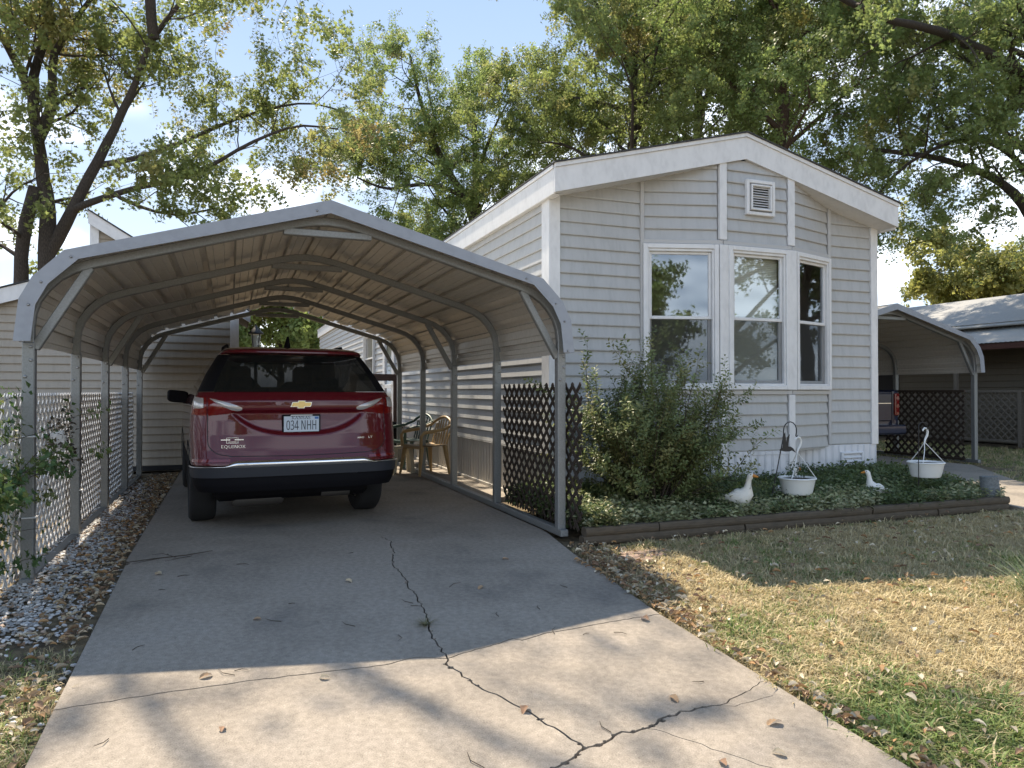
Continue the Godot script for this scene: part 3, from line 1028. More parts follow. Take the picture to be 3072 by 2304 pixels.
	# base rails
	for sd in [-1, 1]:
		var rl := MB.new()
		rl.cbox(Vector3(sd * 1.955, 0.028 if sd > 0 else -0.035, -(frames - 1) * 1.605 / 2 + 0.02), Vector3(0.07, 0.06, (frames - 1) * 1.605 + 0.14), 0.005)
		part(cp, "base_rail", rl, M.galvanised)
	return cp

# crossed slats clipped to a rectangle: o + u*s + up*y
func slats(parent, o: Vector3, u: Vector3, L, Hh, pitch, w, t, m):
	var n = u.cross(Vector3.UP).normalized()
	for fam in 2:
		var c = -Hh + pitch * 0.3
		while c < L:
			# y = s - c (rising) or mirrored
			var s0 = maxf(0.0, c)
			var s1 = minf(L, c + Hh)
			if s1 - s0 > 0.06:
				var a = Vector2(s0, s0 - c)
				var b = Vector2(s1, s1 - c)
				if fam == 1:
					a.x = L - a.x
					b.x = L - b.x
				var mb := MB.new()
				mb.bar(Vector3.ZERO, (u * (b.x - a.x) + Vector3(0, b.y - a.y, 0)), t, w, (u * (b.x - a.x) + Vector3(0, b.y - a.y, 0)).cross(n).normalized(), 0.0015)
				part(parent, "slat", mb, m, Transform3D(Basis(), o + u * a.x + Vector3(0, a.y, 0) + n * (t * 1.02 * fam)))
			c += pitch

func lattices():
	var a = thing("lattice_fence", "white vinyl lattice screen along the gravel side of the carport", "lattice", V(-1.345, -0.03, 5.45))
	slats(a, Vector3(0, 0, 0), Vector3(0, 0, -1), 6.75, 1.24, 0.128, 0.034, 0.006, M.vinyl_white)
	for q in [[0.29, 0.96], [0.29, 0.42], [1.9, 0.40]]:
		var mb := MB.new()
		mb.cbox(Vector3(0.10, q[1], -q[0]), Vector3(0.085, 0.008, 0.082), 0.002)
		part(a, "cable_tie", mb, M.vinyl_white)
	var b = thing("lattice_fence", "dark wooden lattice trellis between the carport posts beside the flower bed", "lattice", V(2.735, 0.06, 5.5))
	slats(b, Vector3.ZERO, Vector3(0, 0, -1), 1.86, 1.24, 0.138, 0.034, 0.009, M.lattice_dark)
	var c = thing("lattice_fence", "dark lattice panel on the side of the neighboring carport", "lattice", V(11.80, 0.05, 8.98))
	slats(c, Vector3.ZERO, Vector3(0, 0, -1), 1.62, 1.19, 0.150, 0.040, 0.009, M.lattice_dark)
	for y in [0.02, 1.19]:
		var mb := MB.new()
		mb.cbox(Vector3(0, y, -0.81), Vector3(0.04, 0.04, 1.66), 0.003)
		part(c, "rail", mb, M.lattice_dark)
	var f = thing("lattice_fence", "weathered grey lattice fence in front of the brown neighboring house", "fence", V(16.0, 0.12, 8.0))
	for k in 4:
		slats(f, Vector3(0, 0.04, -k * 1.42 - 0.04), Vector3(0, 0, -1), 1.34, 1.04, 0.170, 0.034, 0.009, M.lattice_grey)
		var p := MB.new()
		p.cbox(Vector3(-0.03, 0.5, -k * 1.42), Vector3(0.08, 1.2, 0.08), 0.004)
		part(f, "post", p, M.lattice_grey)
	for y in [0.02, 1.12]:
		var mb := MB.new()
		mb.cbox(Vector3(-0.02, y, -2.84), Vector3(0.07, 0.05, 5.7), 0.003)
		part(f, "rail", mb, M.lattice_grey)

# ---------- neighbouring house ----------
func neighbor_house():
	var h = thing("neighbor_house", "dark brown sided house with a corrugated metal awning beyond the far carport", "house", V(0, 0, 0))
	var core := MB.new()
	core.box(V(19.2, 1.45, 14.5), Vector3(3.9, 2.9, 17.0))
	part(h, "wall_core", core, M.siding_brown)
	var wl := MB.new()
	wl.cbox(V(17.2, 0.14, 14.5), Vector3(0.05, 0.28, 17.0), 0.004)
	var w = part(h, "side_wall", wl, M.siding_brown)
	boards(w, M.siding_brown, V(17.22, 0, 0), Vector3(0, 0, -1), Vector3(-1, 0, 0), rect2(6.0, 0.28, 23.0, 2.75), 0.28, 2.8, 0.15, 0.28)
	# ribbed awning: sheet with corrugations running down the slope
	var aw := MB.new()
	var z = 6.0
	var k = 0
	var rows = [[], []]
	while z <= 23.0:
		var b = 0.012 * (k % 2)
		rows[0].append(V(15.75, 2.31 + b, z))
		rows[1].append(V(17.25, 2.76 + b, z))
		z += 0.055
		k += 1
	aw.skin(rows, false)
	part(h, "awning", aw, M.awning_metal)
	box_part(h, "fascia", M.fascia_red, V(15.78, 2.17, 6.0), V(15.83, 2.295, 23.0))
	# upper roof: two long metal slopes
	var rf := MB.new()
	rf.prism([Vector2(17.1, 2.79), Vector2(19.2, 3.75), Vector2(19.2, 3.78), Vector2(17.1, 2.82)], V(0, 0, 5.8), Vector3.RIGHT, Vector3.UP, Vector3(0, 0, -17.6))
	part(h, "roof", rf, M.awning_metal)
	var r2 := MB.new()
	r2.prism([Vector2(19.202, 3.75), Vector2(21.4, 2.79), Vector2(21.4, 2.82), Vector2(19.202, 3.78)], V(0, 0, 5.8), Vector3.RIGHT, Vector3.UP, Vector3(0, 0, -17.6))
	part(h, "roof", r2, M.awning_metal)
	var p = 7.0
	while p < 20.0:
		box_part(h, "awning_post", M.lattice_grey, V(15.80, 0.0, p), V(15.88, 2.29, p + 0.08))
		p += 2.6
	var lamp := MB.new()
	lamp.cbox(V(17.14, 1.95, 13.1), Vector3(0.1, 0.22, 0.3), 0.01)
	part(h, "wall_box", lamp, M.cream_plastic)
	box_part(h, "window", M.dark_gap, V(17.19, 1.1, 15.0), V(17.21, 1.9, 17.2))
	# home on the far side of the neighbouring carport

# ---------- the car ----------
# slices by height: [y, rear, half width, front]
const CAR = [[0.24, 0.16, 0.74, 4.30], [0.34, 0.045, 0.845, 4.50], [0.42, 0.008, 0.885, 4.56], [0.50, 0.0, 0.898, 4.58], [0.585, 0.0, 0.902, 4.58], [0.615, 0.004, 0.902, 4.58], [0.66, 0.022, 0.904, 4.57], [0.72, 0.042, 0.908, 4.56], [0.85, 0.075, 0.912, 4.52], [0.98, 0.097, 0.908, 4.40], [1.045, 0.104, 0.902, 4.10], [1.065, 0.092, 0.897, 3.95], [1.10, 0.086, 0.892, 3.75], [1.15, 0.090, 0.880, 3.42], [1.19, 0.116, 0.868, 3.25], [1.225, 0.150, 0.850, 3.14], [1.40, 0.285, 0.768, 2.75], [1.54, 0.395, 0.685, 2.42], [1.575, 0.415, 0.662, 2.33], [1.585, 0.330, 0.652, 2.30], [1.612, 0.335, 0.63, 2.2], [1.635, 0.42, 0.595, 2.05], [1.652, 0.60, 0.54, 1.90], [1.664, 0.85, 0.42, 1.75]]

func car_at(y) -> Array:
	for k in CAR.size() - 1:
		if y <= CAR[k + 1][0]:
			var t = clampf((y - CAR[k][0]) / (CAR[k + 1][0] - CAR[k][0]), 0, 1)
			return [lerpf(CAR[k][1], CAR[k + 1][1], t), lerpf(CAR[k][2], CAR[k + 1][2], t), lerpf(CAR[k][3], CAR[k + 1][3], t)]
	return [CAR[-1][1], CAR[-1][2], CAR[-1][3]]

func car_dent(p, y) -> float:
	# the scooped plate recess, edged below by a smile curve
	var a = absf(p)
	if a > 0.62 or y < 0.78 or y > 1.07: return 0.0
	var lowest = 0.845 + 0.17 * pow(a / 0.56, 3.2)
	return 0.026 * smoothstep(lowest - 0.006, lowest + 0.035, y) * smoothstep(1.065, 1.045, y) * smoothstep(0.60, 0.54, a)

func car_surf(p, y, off := 0.0) -> Vector3:
	var c = car_at(y)
	var zr = c[0]
	var w = c[1]
	var zf = c[2]
	var n = 4.2
	var dep = 0.36
	var a = absf(p)
	var sg = signf(p)
	var xa = 0.93 * w
	var x = 0.0
	var q = 0.0
	if a <= xa:
		x = a
		q = zr + dep * (1.0 - pow(maxf(1.0 - pow(a / w, n), 0.0), 1.0 / n))
	else:
		var qa = zr + dep * (1.0 - pow(1.0 - pow(0.93, n), 1.0 / n))
		q = qa + (a - xa)
		var tq = (q - zr) / dep
		x = w if tq >= 1.0 else w * pow(maxf(1.0 - pow(1.0 - tq, n), 0.0), 1.0 / n)
		# nose
		var nose = 0.75
		if q > zf - nose:
			q = minf(q, zf)
			var u = (q - (zf - nose)) / nose
			x = w * pow(maxf(1.0 - pow(u, 3.0), 0.0), 1.0 / 3.0)
	q += car_dent(p, y)
	var out = Vector3(0, 0, 1) if a <= xa * 0.9 else Vector3(sg, 0, 0.6).normalized()
	return Vector3(sg * x, y, -q) + out * off

# patch of the body between two height curves
func car_patch(mb: MB, p0, p1, np, lo: Callable, hi: Callable, ny, off := 0.0, crown := 0.0):
	var rings = []
	for j in ny + 1:
		var r = []
		for k in np + 1:
			var p = lerpf(p0, p1, float(k) / np)
			var y = lerpf(lo.call(p), hi.call(p), float(j) / ny)
			r.append(car_surf(p, y, off + crown * sin(PI * j / ny) * sin(PI * k / np)))
		rings.append(r)
	mb.skin(rings, false)

func text_part(parent, called, txt, size, m, at: Vector3, depth := 0.003, turn := 0.0, squeeze := 1.0, font := "Droid Sans"):
	var t := TextMesh.new()
	var f := SystemFont.new()
	f.font_names = [font]
	t.font = f
	t.text = txt
	t.font_size = 32
	t.pixel_size = size / 32.0
	t.depth = depth
	var b = Basis(Vector3.UP, turn).scaled(Vector3(squeeze, 1, 1))
	return part(parent, called, t, m, Transform3D(b, at))

func wheel_mesh(r, w) -> Array:
	var ty := MB.new()
	var rings = []
	for q in [[0.60, -0.42], [0.68, -0.5], [0.90, -0.5], [0.985, -0.40], [1.0, -0.2], [1.0, 0.2], [0.985, 0.40], [0.90, 0.5], [0.68, 0.5], [0.60, 0.42], [0.60, -0.42]]:
		var g = []
		for k in 36:
			var a = TAU * k / 36
			g.append(Vector3(q[1] * w, r * q[0] * cos(a), r * q[0] * sin(a)))
		rings.append(g)
	ty.skin(rings)
	var rm := MB.new()
	for k in 5:
		var a = TAU * k / 5
		rm.bar(Vector3(0.30 * w, 0, 0), Vector3(0.36 * w, r * 0.6 * cos(a), r * 0.6 * sin(a)), 0.06, 0.03, Vector3.RIGHT, 0.006)
		rm.bar(Vector3(-0.30 * w, 0, 0), Vector3(-0.36 * w, r * 0.6 * cos(a), r * 0.6 * sin(a)), 0.06, 0.03, Vector3.RIGHT, 0.006)
	rings = []
	for q in [[0.62, -0.42], [0.58, -0.36], [0.56, 0.0], [0.58, 0.36], [0.62, 0.42]]:
		var g = []
		for k in 36:
			var a = TAU * k / 36
			g.append(Vector3(q[1] * w, r * q[0] * cos(a), r * q[0] * sin(a)))
		rings.append(g)
	rm.skin(rings)
	return [ty.mesh(), rm.mesh()]

func the_car():
	var c = thing("parked_car", "dark red compact SUV parked nose-in under the grey metal carport", "car", V(0.605, 0.0, 6.74), deg_to_rad(4.2))
	var P = 4.9
	var flat = func(k): return func(_p): return k
	var body := MB.new()
	# fine rows over the tailgate, from chrome strip to the belt
	var ys = []
	var y = 0.60
	while y < 1.226:
		ys.append(y)
		y += 0.0125
	ys.append(1.226)
	var ps = []
	var p = -P
	while p < P:
		ps.append(p)
		p += 0.02 if absf(p) < 0.96 else 0.08
	ps.append(P)
	var rings = []
	for yy in ys:
		var r = []
		for pp in ps: r.append(car_surf(pp, yy))
		rings.append(r)
	body.skin(rings, false)
	part(c, "body", body, M.car_paint)
	# roof with spoiler, closed on top
	var roof := MB.new()
	rings = []
	for yy in [1.572, 1.58, 1.585, 1.59, 1.60, 1.612, 1.622, 1.635, 1.645, 1.652, 1.658, 1.664]:
		var r = []
		for k in 121: r.append(car_surf(lerpf(-4.0, 4.0, k / 120.0), yy))
		rings.append(r)
	var top = []
	for k in 121: top.append(Vector3(rings[-1][k].x * 0.02, 1.667, lerpf(rings[-1][k].z, -1.3, 0.6)))
	rings.append(top)
	roof.skin(rings, false)
	part(c, "roof", roof, M.car_paint)
	# hood deck
	var hood := MB.new()
	rings = []
	for k in 13:
		var q = lerpf(3.05, 4.30, k / 12.0)
		var r = []
		for j in 15:
			var x = lerpf(-0.80, 0.80, j / 14.0) * (1.0 - 0.12 * k / 12.0)
			r.append(Vector3(x, 1.16 - 0.16 * pow(k / 12.0, 2.0) - 0.05 * pow(absf(x) / 0.8, 2.5), -q))
		rings.append(r)
	hood.skin(rings, false)
	part(c, "hood", hood, M.car_paint)
	# glass
	var gl := MB.new()
	var wy = [1.229, 1.26, 1.30, 1.35, 1.40, 1.45, 1.50, 1.54, 1.57]
	rings = []
	for yy in wy:
		var r = []
		for k in 41: r.append(car_surf(lerpf(-0.86, 0.86, k / 40.0) * car_at(yy)[1], yy, 0.001))
		rings.append(r)
	gl.skin(rings, false)
	part(c, "rear_window", gl, M.car_glass)
	for sd in [-1, 1]:
		var pil := MB.new()
		var sg := MB.new()
		var ap := MB.new()
		var r1 = []
		var r2 = []
		var r3 = []
		for yy in wy:
			var w = car_at(yy)[1]
			var a = []
			var b = []
			var d = []
			var long = car_at(yy)[2] - car_at(yy)[0]
			for k in 9: a.append(car_surf(sd * lerpf(0.86 * w, w + 0.16, k / 8.0), yy, 0.0005))
			for k in 13: b.append(car_surf(sd * lerpf(w + 0.16, w + long - 0.62, k / 12.0), yy))
			for k in 13: d.append(car_surf(sd * lerpf(w + long - 0.62, w + long - 0.2, k / 12.0), yy))
			r1.append(a); r2.append(b); r3.append(d)
		pil.skin(r1, false)
		sg.skin(r2, false)
		ap.skin(r3, false)
		part(c, "rear_pillar", pil, M.black_plastic)
		part(c, "side_window", sg, M.car_glass)
		part(c, "windshield_pillar", ap, M.car_paint)
		# lamps
		var topc = func(q):
			var t = clampf((absf(q) - 0.49) / 0.275, 0, 1)
			return lerpf(1.086, 1.182, pow(t, 0.75))
		var botc = func(q):
			var t = clampf((absf(q) - 0.49) / 0.275, 0, 1)
			return lerpf(1.080, 1.022, pow(t, 0.45))
		var lr := MB.new()
		car_patch(lr, sd * 0.49, sd * 0.766, 14, botc, topc, 5, 0.004, 0.006)
		var lamp = part(c, "tail_lamp", lr, M.lamp_red)
		var lc := MB.new()
		car_patch(lc, sd * 0.50, sd * 0.75, 16, func(q): return topc.call(q) - 0.006 - 0.054 * pow(sin(PI * pow(clampf((absf(q) - 0.495) / 0.258, 0, 1), 0.72)), 0.7), func(q): return topc.call(q) - 0.005, 5, 0.009, 0.006)
		part(lamp, "clear_lens", lc, M.lamp_clear)
		var lo := MB.new()
		car_patch(lo, sd * 0.782, sd * 1.10, 16, func(q): return lerpf(1.02, 1.05, (absf(q) - 0.782) / 0.318), func(q): return lerpf(1.184, 1.200, (absf(q) - 0.782) / 0.318), 6, 0.004, 0.006)
		var l2 = part(c, "tail_lamp", lo, M.lamp_red)
		var l3 := MB.new()
		car_patch(l3, sd * 0.80, sd * 0.93, 10, func(q): return 1.085 + 0.03 * pow(absf(absf(q) - 0.84) / 0.09, 2.0), func(q): return lerpf(1.176, 1.190, (absf(q) - 0.8) / 0.13), 5, 0.010, 0.005)
		part(l2, "clear_lens", l3, M.lamp_clear)
		var rf := MB.new()
		car_patch(rf, sd * 0.60, sd * 0.93, 10, func(q): return 0.628, func(q): return 0.652, 2, 0.006)
		part(c, "reflector", rf, M.lamp_red)
		# mirrors
		var mi := MB.new()
		var mr = []
		for k in 7:
			var t = k / 6.0
			var g = []
			var sc = pow(sin(PI * lerpf(0.25, 0.93, t)), 0.5)
			for j in 20:
				var a = TAU * j / 20
				var ca = signf(cos(a)) * pow(absf(cos(a)), 0.45)
				var sa = signf(sin(a)) * pow(absf(sin(a)), 0.45)
				g.append(Vector3(sd * (0.975 + 0.115 * ca * sc), 1.175 + 0.072 * sa * sc + 0.012 * ca, -2.66 - 0.13 * t))
			mr.append(g)
		mi.skin(mr)
		mi.fan(mr[0])
		mi.cbox(Vector3(sd * 0.86, 1.11, -2.74), Vector3(0.12, 0.04, 0.05), 0.01)
		part(c, "mirror", mi, M.black_plastic)
		var rr := MB.new()
		rr.tube([Vector3(sd * 0.55, 1.648, -0.95), Vector3(sd * 0.56, 1.685, -1.05), Vector3(sd * 0.56, 1.69, -1.6), Vector3(sd * 0.54, 1.66, -2.0)], [0.012, 0.015, 0.015, 0.012], 8)
		part(c, "roof_rail", rr, M.black_plastic)
	# bumper
	var lowb := MB.new()
	car_patch(lowb, -4.6, 4.6, 160, func(q): return 0.365, func(q): return 0.492, 6)
	part(c, "bumper_valance", lowb, M.black_plastic)
	var mid := MB.new()
	car_patch(mid, -1.35, 1.35, 90, func(q): return 0.494, func(q): return 0.578, 3, 0.010)
	part(c, "bumper_band", mid, M.bumper_grey)
	var sill := MB.new()
	for sd in [-1, 1]: car_patch(sill, sd * 1.33, sd * 4.6, 30, func(q): return 0.492, func(q): return 0.60, 2, 0.002)
	part(c, "side_cladding", sill, M.black_plastic)
	var ch := MB.new()
	var ctop = func(q): return 0.594 + 0.040 * smoothstep(0.66, 0.54, absf(q))
	rings = []
	for j in 7:
		var r = []
		for k in 101:
			var q = lerpf(-1.02, 1.02, k / 100.0)
			var yy = lerpf(0.578, ctop.call(q), j / 6.0)
			r.append(car_surf(q, yy, 0.012 + 0.012 * sin(PI * j / 6.0)))
		rings.append(r)
	ch.skin(rings, false)
	part(c, "chrome_strip", ch, M.chrome)
	# tailgate shut line: dark strip on the body standing for shade in the gap
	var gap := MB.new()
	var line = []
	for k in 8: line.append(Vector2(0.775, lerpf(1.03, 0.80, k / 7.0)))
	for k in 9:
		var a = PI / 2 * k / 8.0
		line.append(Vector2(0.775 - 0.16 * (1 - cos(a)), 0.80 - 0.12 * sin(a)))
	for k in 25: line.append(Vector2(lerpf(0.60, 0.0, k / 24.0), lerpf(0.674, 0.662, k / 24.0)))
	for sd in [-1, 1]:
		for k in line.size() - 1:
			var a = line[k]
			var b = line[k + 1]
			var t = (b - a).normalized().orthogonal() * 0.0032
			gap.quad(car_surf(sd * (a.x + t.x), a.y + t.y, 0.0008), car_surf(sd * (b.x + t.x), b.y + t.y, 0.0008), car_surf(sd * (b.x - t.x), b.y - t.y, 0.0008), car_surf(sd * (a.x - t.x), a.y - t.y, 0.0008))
	part(c, "tailgate_gap_shade", gap, M.dark_gap)
	# underside, muffler, wheels
	var ub := MB.new()
	ub.cbox(Vector3(0, 0.30, -2.3), Vector3(1.40, 0.14, 3.7), 0.04)
	part(c, "underbody", ub, M.black_plastic)
	var mf := MB.new()
	mf.tube([Vector3(-0.55, 0.235, -0.55), Vector3(-0.52, 0.235, -0.55), Vector3(-0.12, 0.235, -0.55), Vector3(-0.09, 0.235, -0.55)], [0.05, 0.07, 0.07, 0.05], 14)
	mf.tube([Vector3(0.25, 0.27, -0.5), Vector3(0.52, 0.27, -0.5)], [0.05, 0.05], 12)
	part(c, "muffler", mf, M.exhaust)
	var wm = wheel_mesh(0.347, 0.235)
	for q in [[-0.785, 0.98], [0.785, 0.98], [-0.785, 3.70], [0.785, 3.70]]:
		var w = part(c, "wheel", wm[0], M.tyre, Transform3D(Basis(), Vector3(q[0], 0.345, -q[1])))
		part(w, "rim", wm[1], M.rim)
		var arch := MB.new()
		var r0 = []
		var r1 = []
		var sx = signf(q[0])
		for k in 25:
			var a = PI * k / 24.0
			r0.append(Vector3(sx * 0.908, 0.345 + 0.375 * sin(a), -q[1] + 0.375 * cos(a)))
			r1.append(Vector3(sx * 0.912, 0.345 + 0.43 * sin(a), -q[1] + 0.43 * cos(a)))
		arch.skin([r0, r1], false)
		part(c, "wheel_arch", arch, M.black_plastic)
	# windshield between the front pillars
	var ws := MB.new()
	rings = []
	for yy in wy:
		var w = car_at(yy)[1]
		var q = car_at(yy)[2]
		var r = []
		for k in 17:
			var x = lerpf(-1, 1, k / 16.0)
			r.append(Vector3(x * w * 0.80, yy, -(q - 0.36 * x * x - 0.02)))
		rings.append(r)
	ws.skin(rings, false)
	part(c, "windshield", ws, M.car_glass)
	# cabin
	var seat := MB.new()
	for x in [-0.36, 0.36]:
		seat.cbox(Vector3(x, 1.0, -2.25), Vector3(0.5, 0.7, 0.16), 0.06, Basis(Vector3.RIGHT, 0.2))
		seat.cbox(Vector3(x, 1.42, -2.13), Vector3(0.26, 0.20, 0.10), 0.04)
	seat.cbox(Vector3(0, 0.98, -1.25), Vector3(1.3, 0.6, 0.16), 0.06, Basis(Vector3.RIGHT, 0.2))
	for x in [-0.42, 0.42]: seat.cbox(Vector3(x, 1.31, -1.17), Vector3(0.27, 0.14, 0.10), 0.04)
	part(c, "seats", seat, M.black_plastic)
	# shark fin
	var fin := MB.new()
	var fr = []
	for k in 6:
		var t = k / 5.0
		var g = []
		for j in 10:
			var a = TAU * j / 10
			g.append(Vector3(0.038 * (1 - t * 0.72) * cos(a), 1.655 + 0.125 * t, -0.92 + 0.04 * t * 0.6 - 0.085 * (1 - t * 0.7) * (sin(a) + 0.6)))
		fr.append(g)
	fin.skin(fr)
	fin.fan(fr[-1])
	part(c, "antenna_fin", fin, M.black_plastic)
	# bow-tie emblem
	var em := MB.new()
	em.prism([Vector2(-0.088, -0.017), Vector2(-0.026, -0.017), Vector2(-0.03, -0.030), Vector2(0.022, -0.030), Vector2(0.026, -0.017), Vector2(0.078, -0.017), Vector2(0.088, 0.017), Vector2(0.03, 0.017), Vector2(0.032, 0.030), Vector2(-0.022, 0.030), Vector2(-0.026, 0.017), Vector2(-0.072, 0.017)], car_surf(0, 1.115, 0.012), Vector3.RIGHT, Vector3.UP, Vector3(0, 0, -0.008))
	var emb = part(c, "emblem", em, M.gold)
	var er := MB.new()
	er.prism([Vector2(-0.094, -0.021), Vector2(-0.031, -0.021), Vector2(-0.035, -0.034), Vector2(0.026, -0.034), Vector2(0.03, -0.021), Vector2(0.083, -0.021), Vector2(0.094, 0.021), Vector2(0.034, 0.021), Vector2(0.036, 0.034), Vector2(-0.026, 0.034), Vector2(-0.03, 0.021), Vector2(-0.077, 0.021)], car_surf(0, 1.115, 0.008), Vector3.RIGHT, Vector3.UP, Vector3(0, 0, -0.008))
	part(emb, "emblem_rim", er, M.badge)
	# number plate
	var pz = car_surf(0, 0.93).z + 0.012
	var fm := MB.new()
	fm.cbox(Vector3(0.005, 0.934, pz), Vector3(0.335, 0.182, 0.012), 0.004)
	var pl = part(c, "plate_frame", fm, M.black_plastic)
	var pw := MB.new()
	pw.cbox(Vector3(0.005, 0.940, pz + 0.007), Vector3(0.308, 0.138, 0.003), 0.001)
	part(pl, "number_plate", pw, M.plate_white)
	text_part(pl, "plate_number", "034 NHH", 0.112, M.plate_ink, Vector3(0.005, 0.927, pz + 0.0095), 0.002, 0.0, 0.60)
	text_part(pl, "plate_state", "KANSAS", 0.034, M.plate_ink, Vector3(0.0, 0.995, pz + 0.0095), 0.002, 0.0, 1.25, "Droid Serif")
	text_part(pl, "frame_lettering", "MidwayMotors.com", 0.027, M.plate_light, Vector3(0.005, 0.856, pz + 0.0065), 0.002)
	var st := MB.new()
	st.cbox(Vector3(0.137, 0.994, pz + 0.0095), Vector3(0.034, 0.02, 0.001), 0.0)
	part(pl, "sticker", st, M.plate_blue)
	var tb := MB.new()
	tb.cbox(Vector3(0.005, 1.018, pz + 0.0065), Vector3(0.19, 0.008, 0.001), 0.0)
	part(pl, "frame_lettering", tb, M.plate_light)
	# badges
	text_part(c, "model_badge", "EQUINOX", 0.034, M.badge, car_surf(-0.575, 0.755, 0.005), 0.004, -0.12, 1.35)
	text_part(c, "trim_badge", "AWD", 0.022, M.badge, car_surf(0.535, 0.806, 0.005), 0.003, 0.1, 1.4)
	text_part(c, "trim_badge", "LT", 0.024, M.badge, car_surf(0.625, 0.808, 0.005), 0.003, 0.12, 1.5)
	var db := MB.new()
	var bo = car_surf(-0.58, 0.808, 0.004)
	var bb = Basis(Vector3.UP, -0.12)
	db.cbox(bo + bb * Vector3(-0.055, 0.006, 0), Vector3(0.075, 0.011, 0.004), 0.001, bb)
	db.cbox(bo + bb * Vector3(0.055, 0.006, 0), Vector3(0.075, 0.011, 0.004), 0.001, bb)
	for q in [[-0.046, 0.0, 0.005, 0.05], [0.046, 0.0, 0.005, 0.05], [0, -0.023, 0.094, 0.005], [0, 0.023, 0.08, 0.005]]:
		db.cbox(bo + bb * Vector3(q[0], q[1], 0.001), Vector3(q[2], q[3], 0.004), 0.001, bb)
	db.cbox(bo + bb * Vector3(0, -0.012, 0.001), Vector3(0.066, 0.006, 0.003), 0.001, bb)
	part(c, "dealer_badge", db, M.badge)

func the_truck():
	var t = thing("pickup_truck", "dark blue pickup truck parked under the neighboring carport", "truck", V(10.2, 0.004, 9.75))
	var bd := MB.new()
	bd.cbox(Vector3(0, 0.92, -0.05), Vector3(1.62, 0.62, 0.09), 0.02)
	for s in [-1, 1]:
		bd.cbox(Vector3(s * 0.91, 0.92, -1.0), Vector3(0.14, 0.68, 2.0), 0.03)
	bd.cbox(Vector3(0, 0.72, -1.0), Vector3(1.7, 0.06, 1.9), 0.0)
	part(t, "cargo_bed", bd, M.truck_paint)
	var tg := MB.new()
	tg.cbox(Vector3(0, 0.95, 0.0), Vector3(1.56, 0.50, 0.06), 0.02)
	var gate = part(t, "tailgate", tg, M.truck_paint)
	var st := MB.new()
	st.cbox(Vector3(0, 1.02, 0.034), Vector3(1.50, 0.018, 0.012), 0.003)
	part(gate, "chrome_bar", st, M.chrome)
	for s in [-1, 1]:
		var lp := MB.new()
		lp.cbox(Vector3(s * 0.91, 1.0, 0.0), Vector3(0.10, 0.40, 0.07), 0.015)
		part(t, "tail_lamp", lp, M.lamp_red)
	var bu := MB.new()
	bu.cbox(Vector3(0, 0.56, 0.10), Vector3(1.92, 0.17, 0.18), 0.03)
	part(t, "bumper", bu, M.truck_paint)
	var cab := MB.new()
	cab.prism([Vector2(-0.95, 0.5), Vector2(0.95, 0.5), Vector2(0.93, 1.28), Vector2(0.74, 1.84), Vector2(0.6, 1.9), Vector2(-0.6, 1.9), Vector2(-0.74, 1.84), Vector2(-0.93, 1.28)], Vector3(0, 0, -2.0), Vector3.RIGHT, Vector3.UP, Vector3(0, 0, -1.9))
	cab.cbox(Vector3(0, 0.85, -4.5), Vector3(1.9, 0.65, 1.4), 0.1)
	part(t, "cab", cab, M.truck_paint)
	var gw := MB.new()
	gw.prism([Vector2(-0.78, 1.32), Vector2(0.78, 1.32), Vector2(0.64, 1.78), Vector2(-0.64, 1.78)], Vector3(0, 0, -1.99), Vector3.RIGHT, Vector3.UP, Vector3(0, 0, -0.008))
	part(t, "rear_window", gw, M.car_glass)
	var wm = wheel_mesh(0.38, 0.26)
	for q in [[-0.80, 1.15], [0.80, 1.15], [-0.80, 4.4], [0.80, 4.4]]:
		var w = part(t, "wheel", wm[0], M.tyre, Transform3D(Basis(), Vector3(q[0], 0.38, -q[1])))
		part(w, "rim", wm[1], M.rim)

# ---------- plants ----------
func leaf_blade(mb: MB, at: Vector3, dir: Vector3, up: Vector3, L, W, lobed: bool):
	var x = dir.normalized()
	var y = up.cross(x).normalized()
	var z = x.cross(y)
	var P = func(a, b): return at + x * (a * L) + y * (b * W) + z * (absf(b) * W * 0.35 - a * a * L * 0.18)
	if lobed:
		for s in [-1, 1]:
			mb.tri(P.call(0, 0), P.call(0.22, 0.5 * s), P.call(0.36, 0.0))
			mb.tri(P.call(0.36, 0), P.call(0.30, 0.22 * s), P.call(0.62, 0.62 * s))
			mb.tri(P.call(0.36, 0), P.call(0.62, 0.62 * s), P.call(0.66, 0.16 * s))
			mb.tri(P.call(0.36, 0), P.call(0.66, 0.16 * s), P.call(1.0, 0))
	else:
		for s in [-1, 1]:
			mb.tri(P.call(0, 0), P.call(0.4, 0.5 * s), P.call(0.5, 0))
			mb.tri(P.call(0.5, 0), P.call(0.4, 0.5 * s), P.call(1.0, 0))

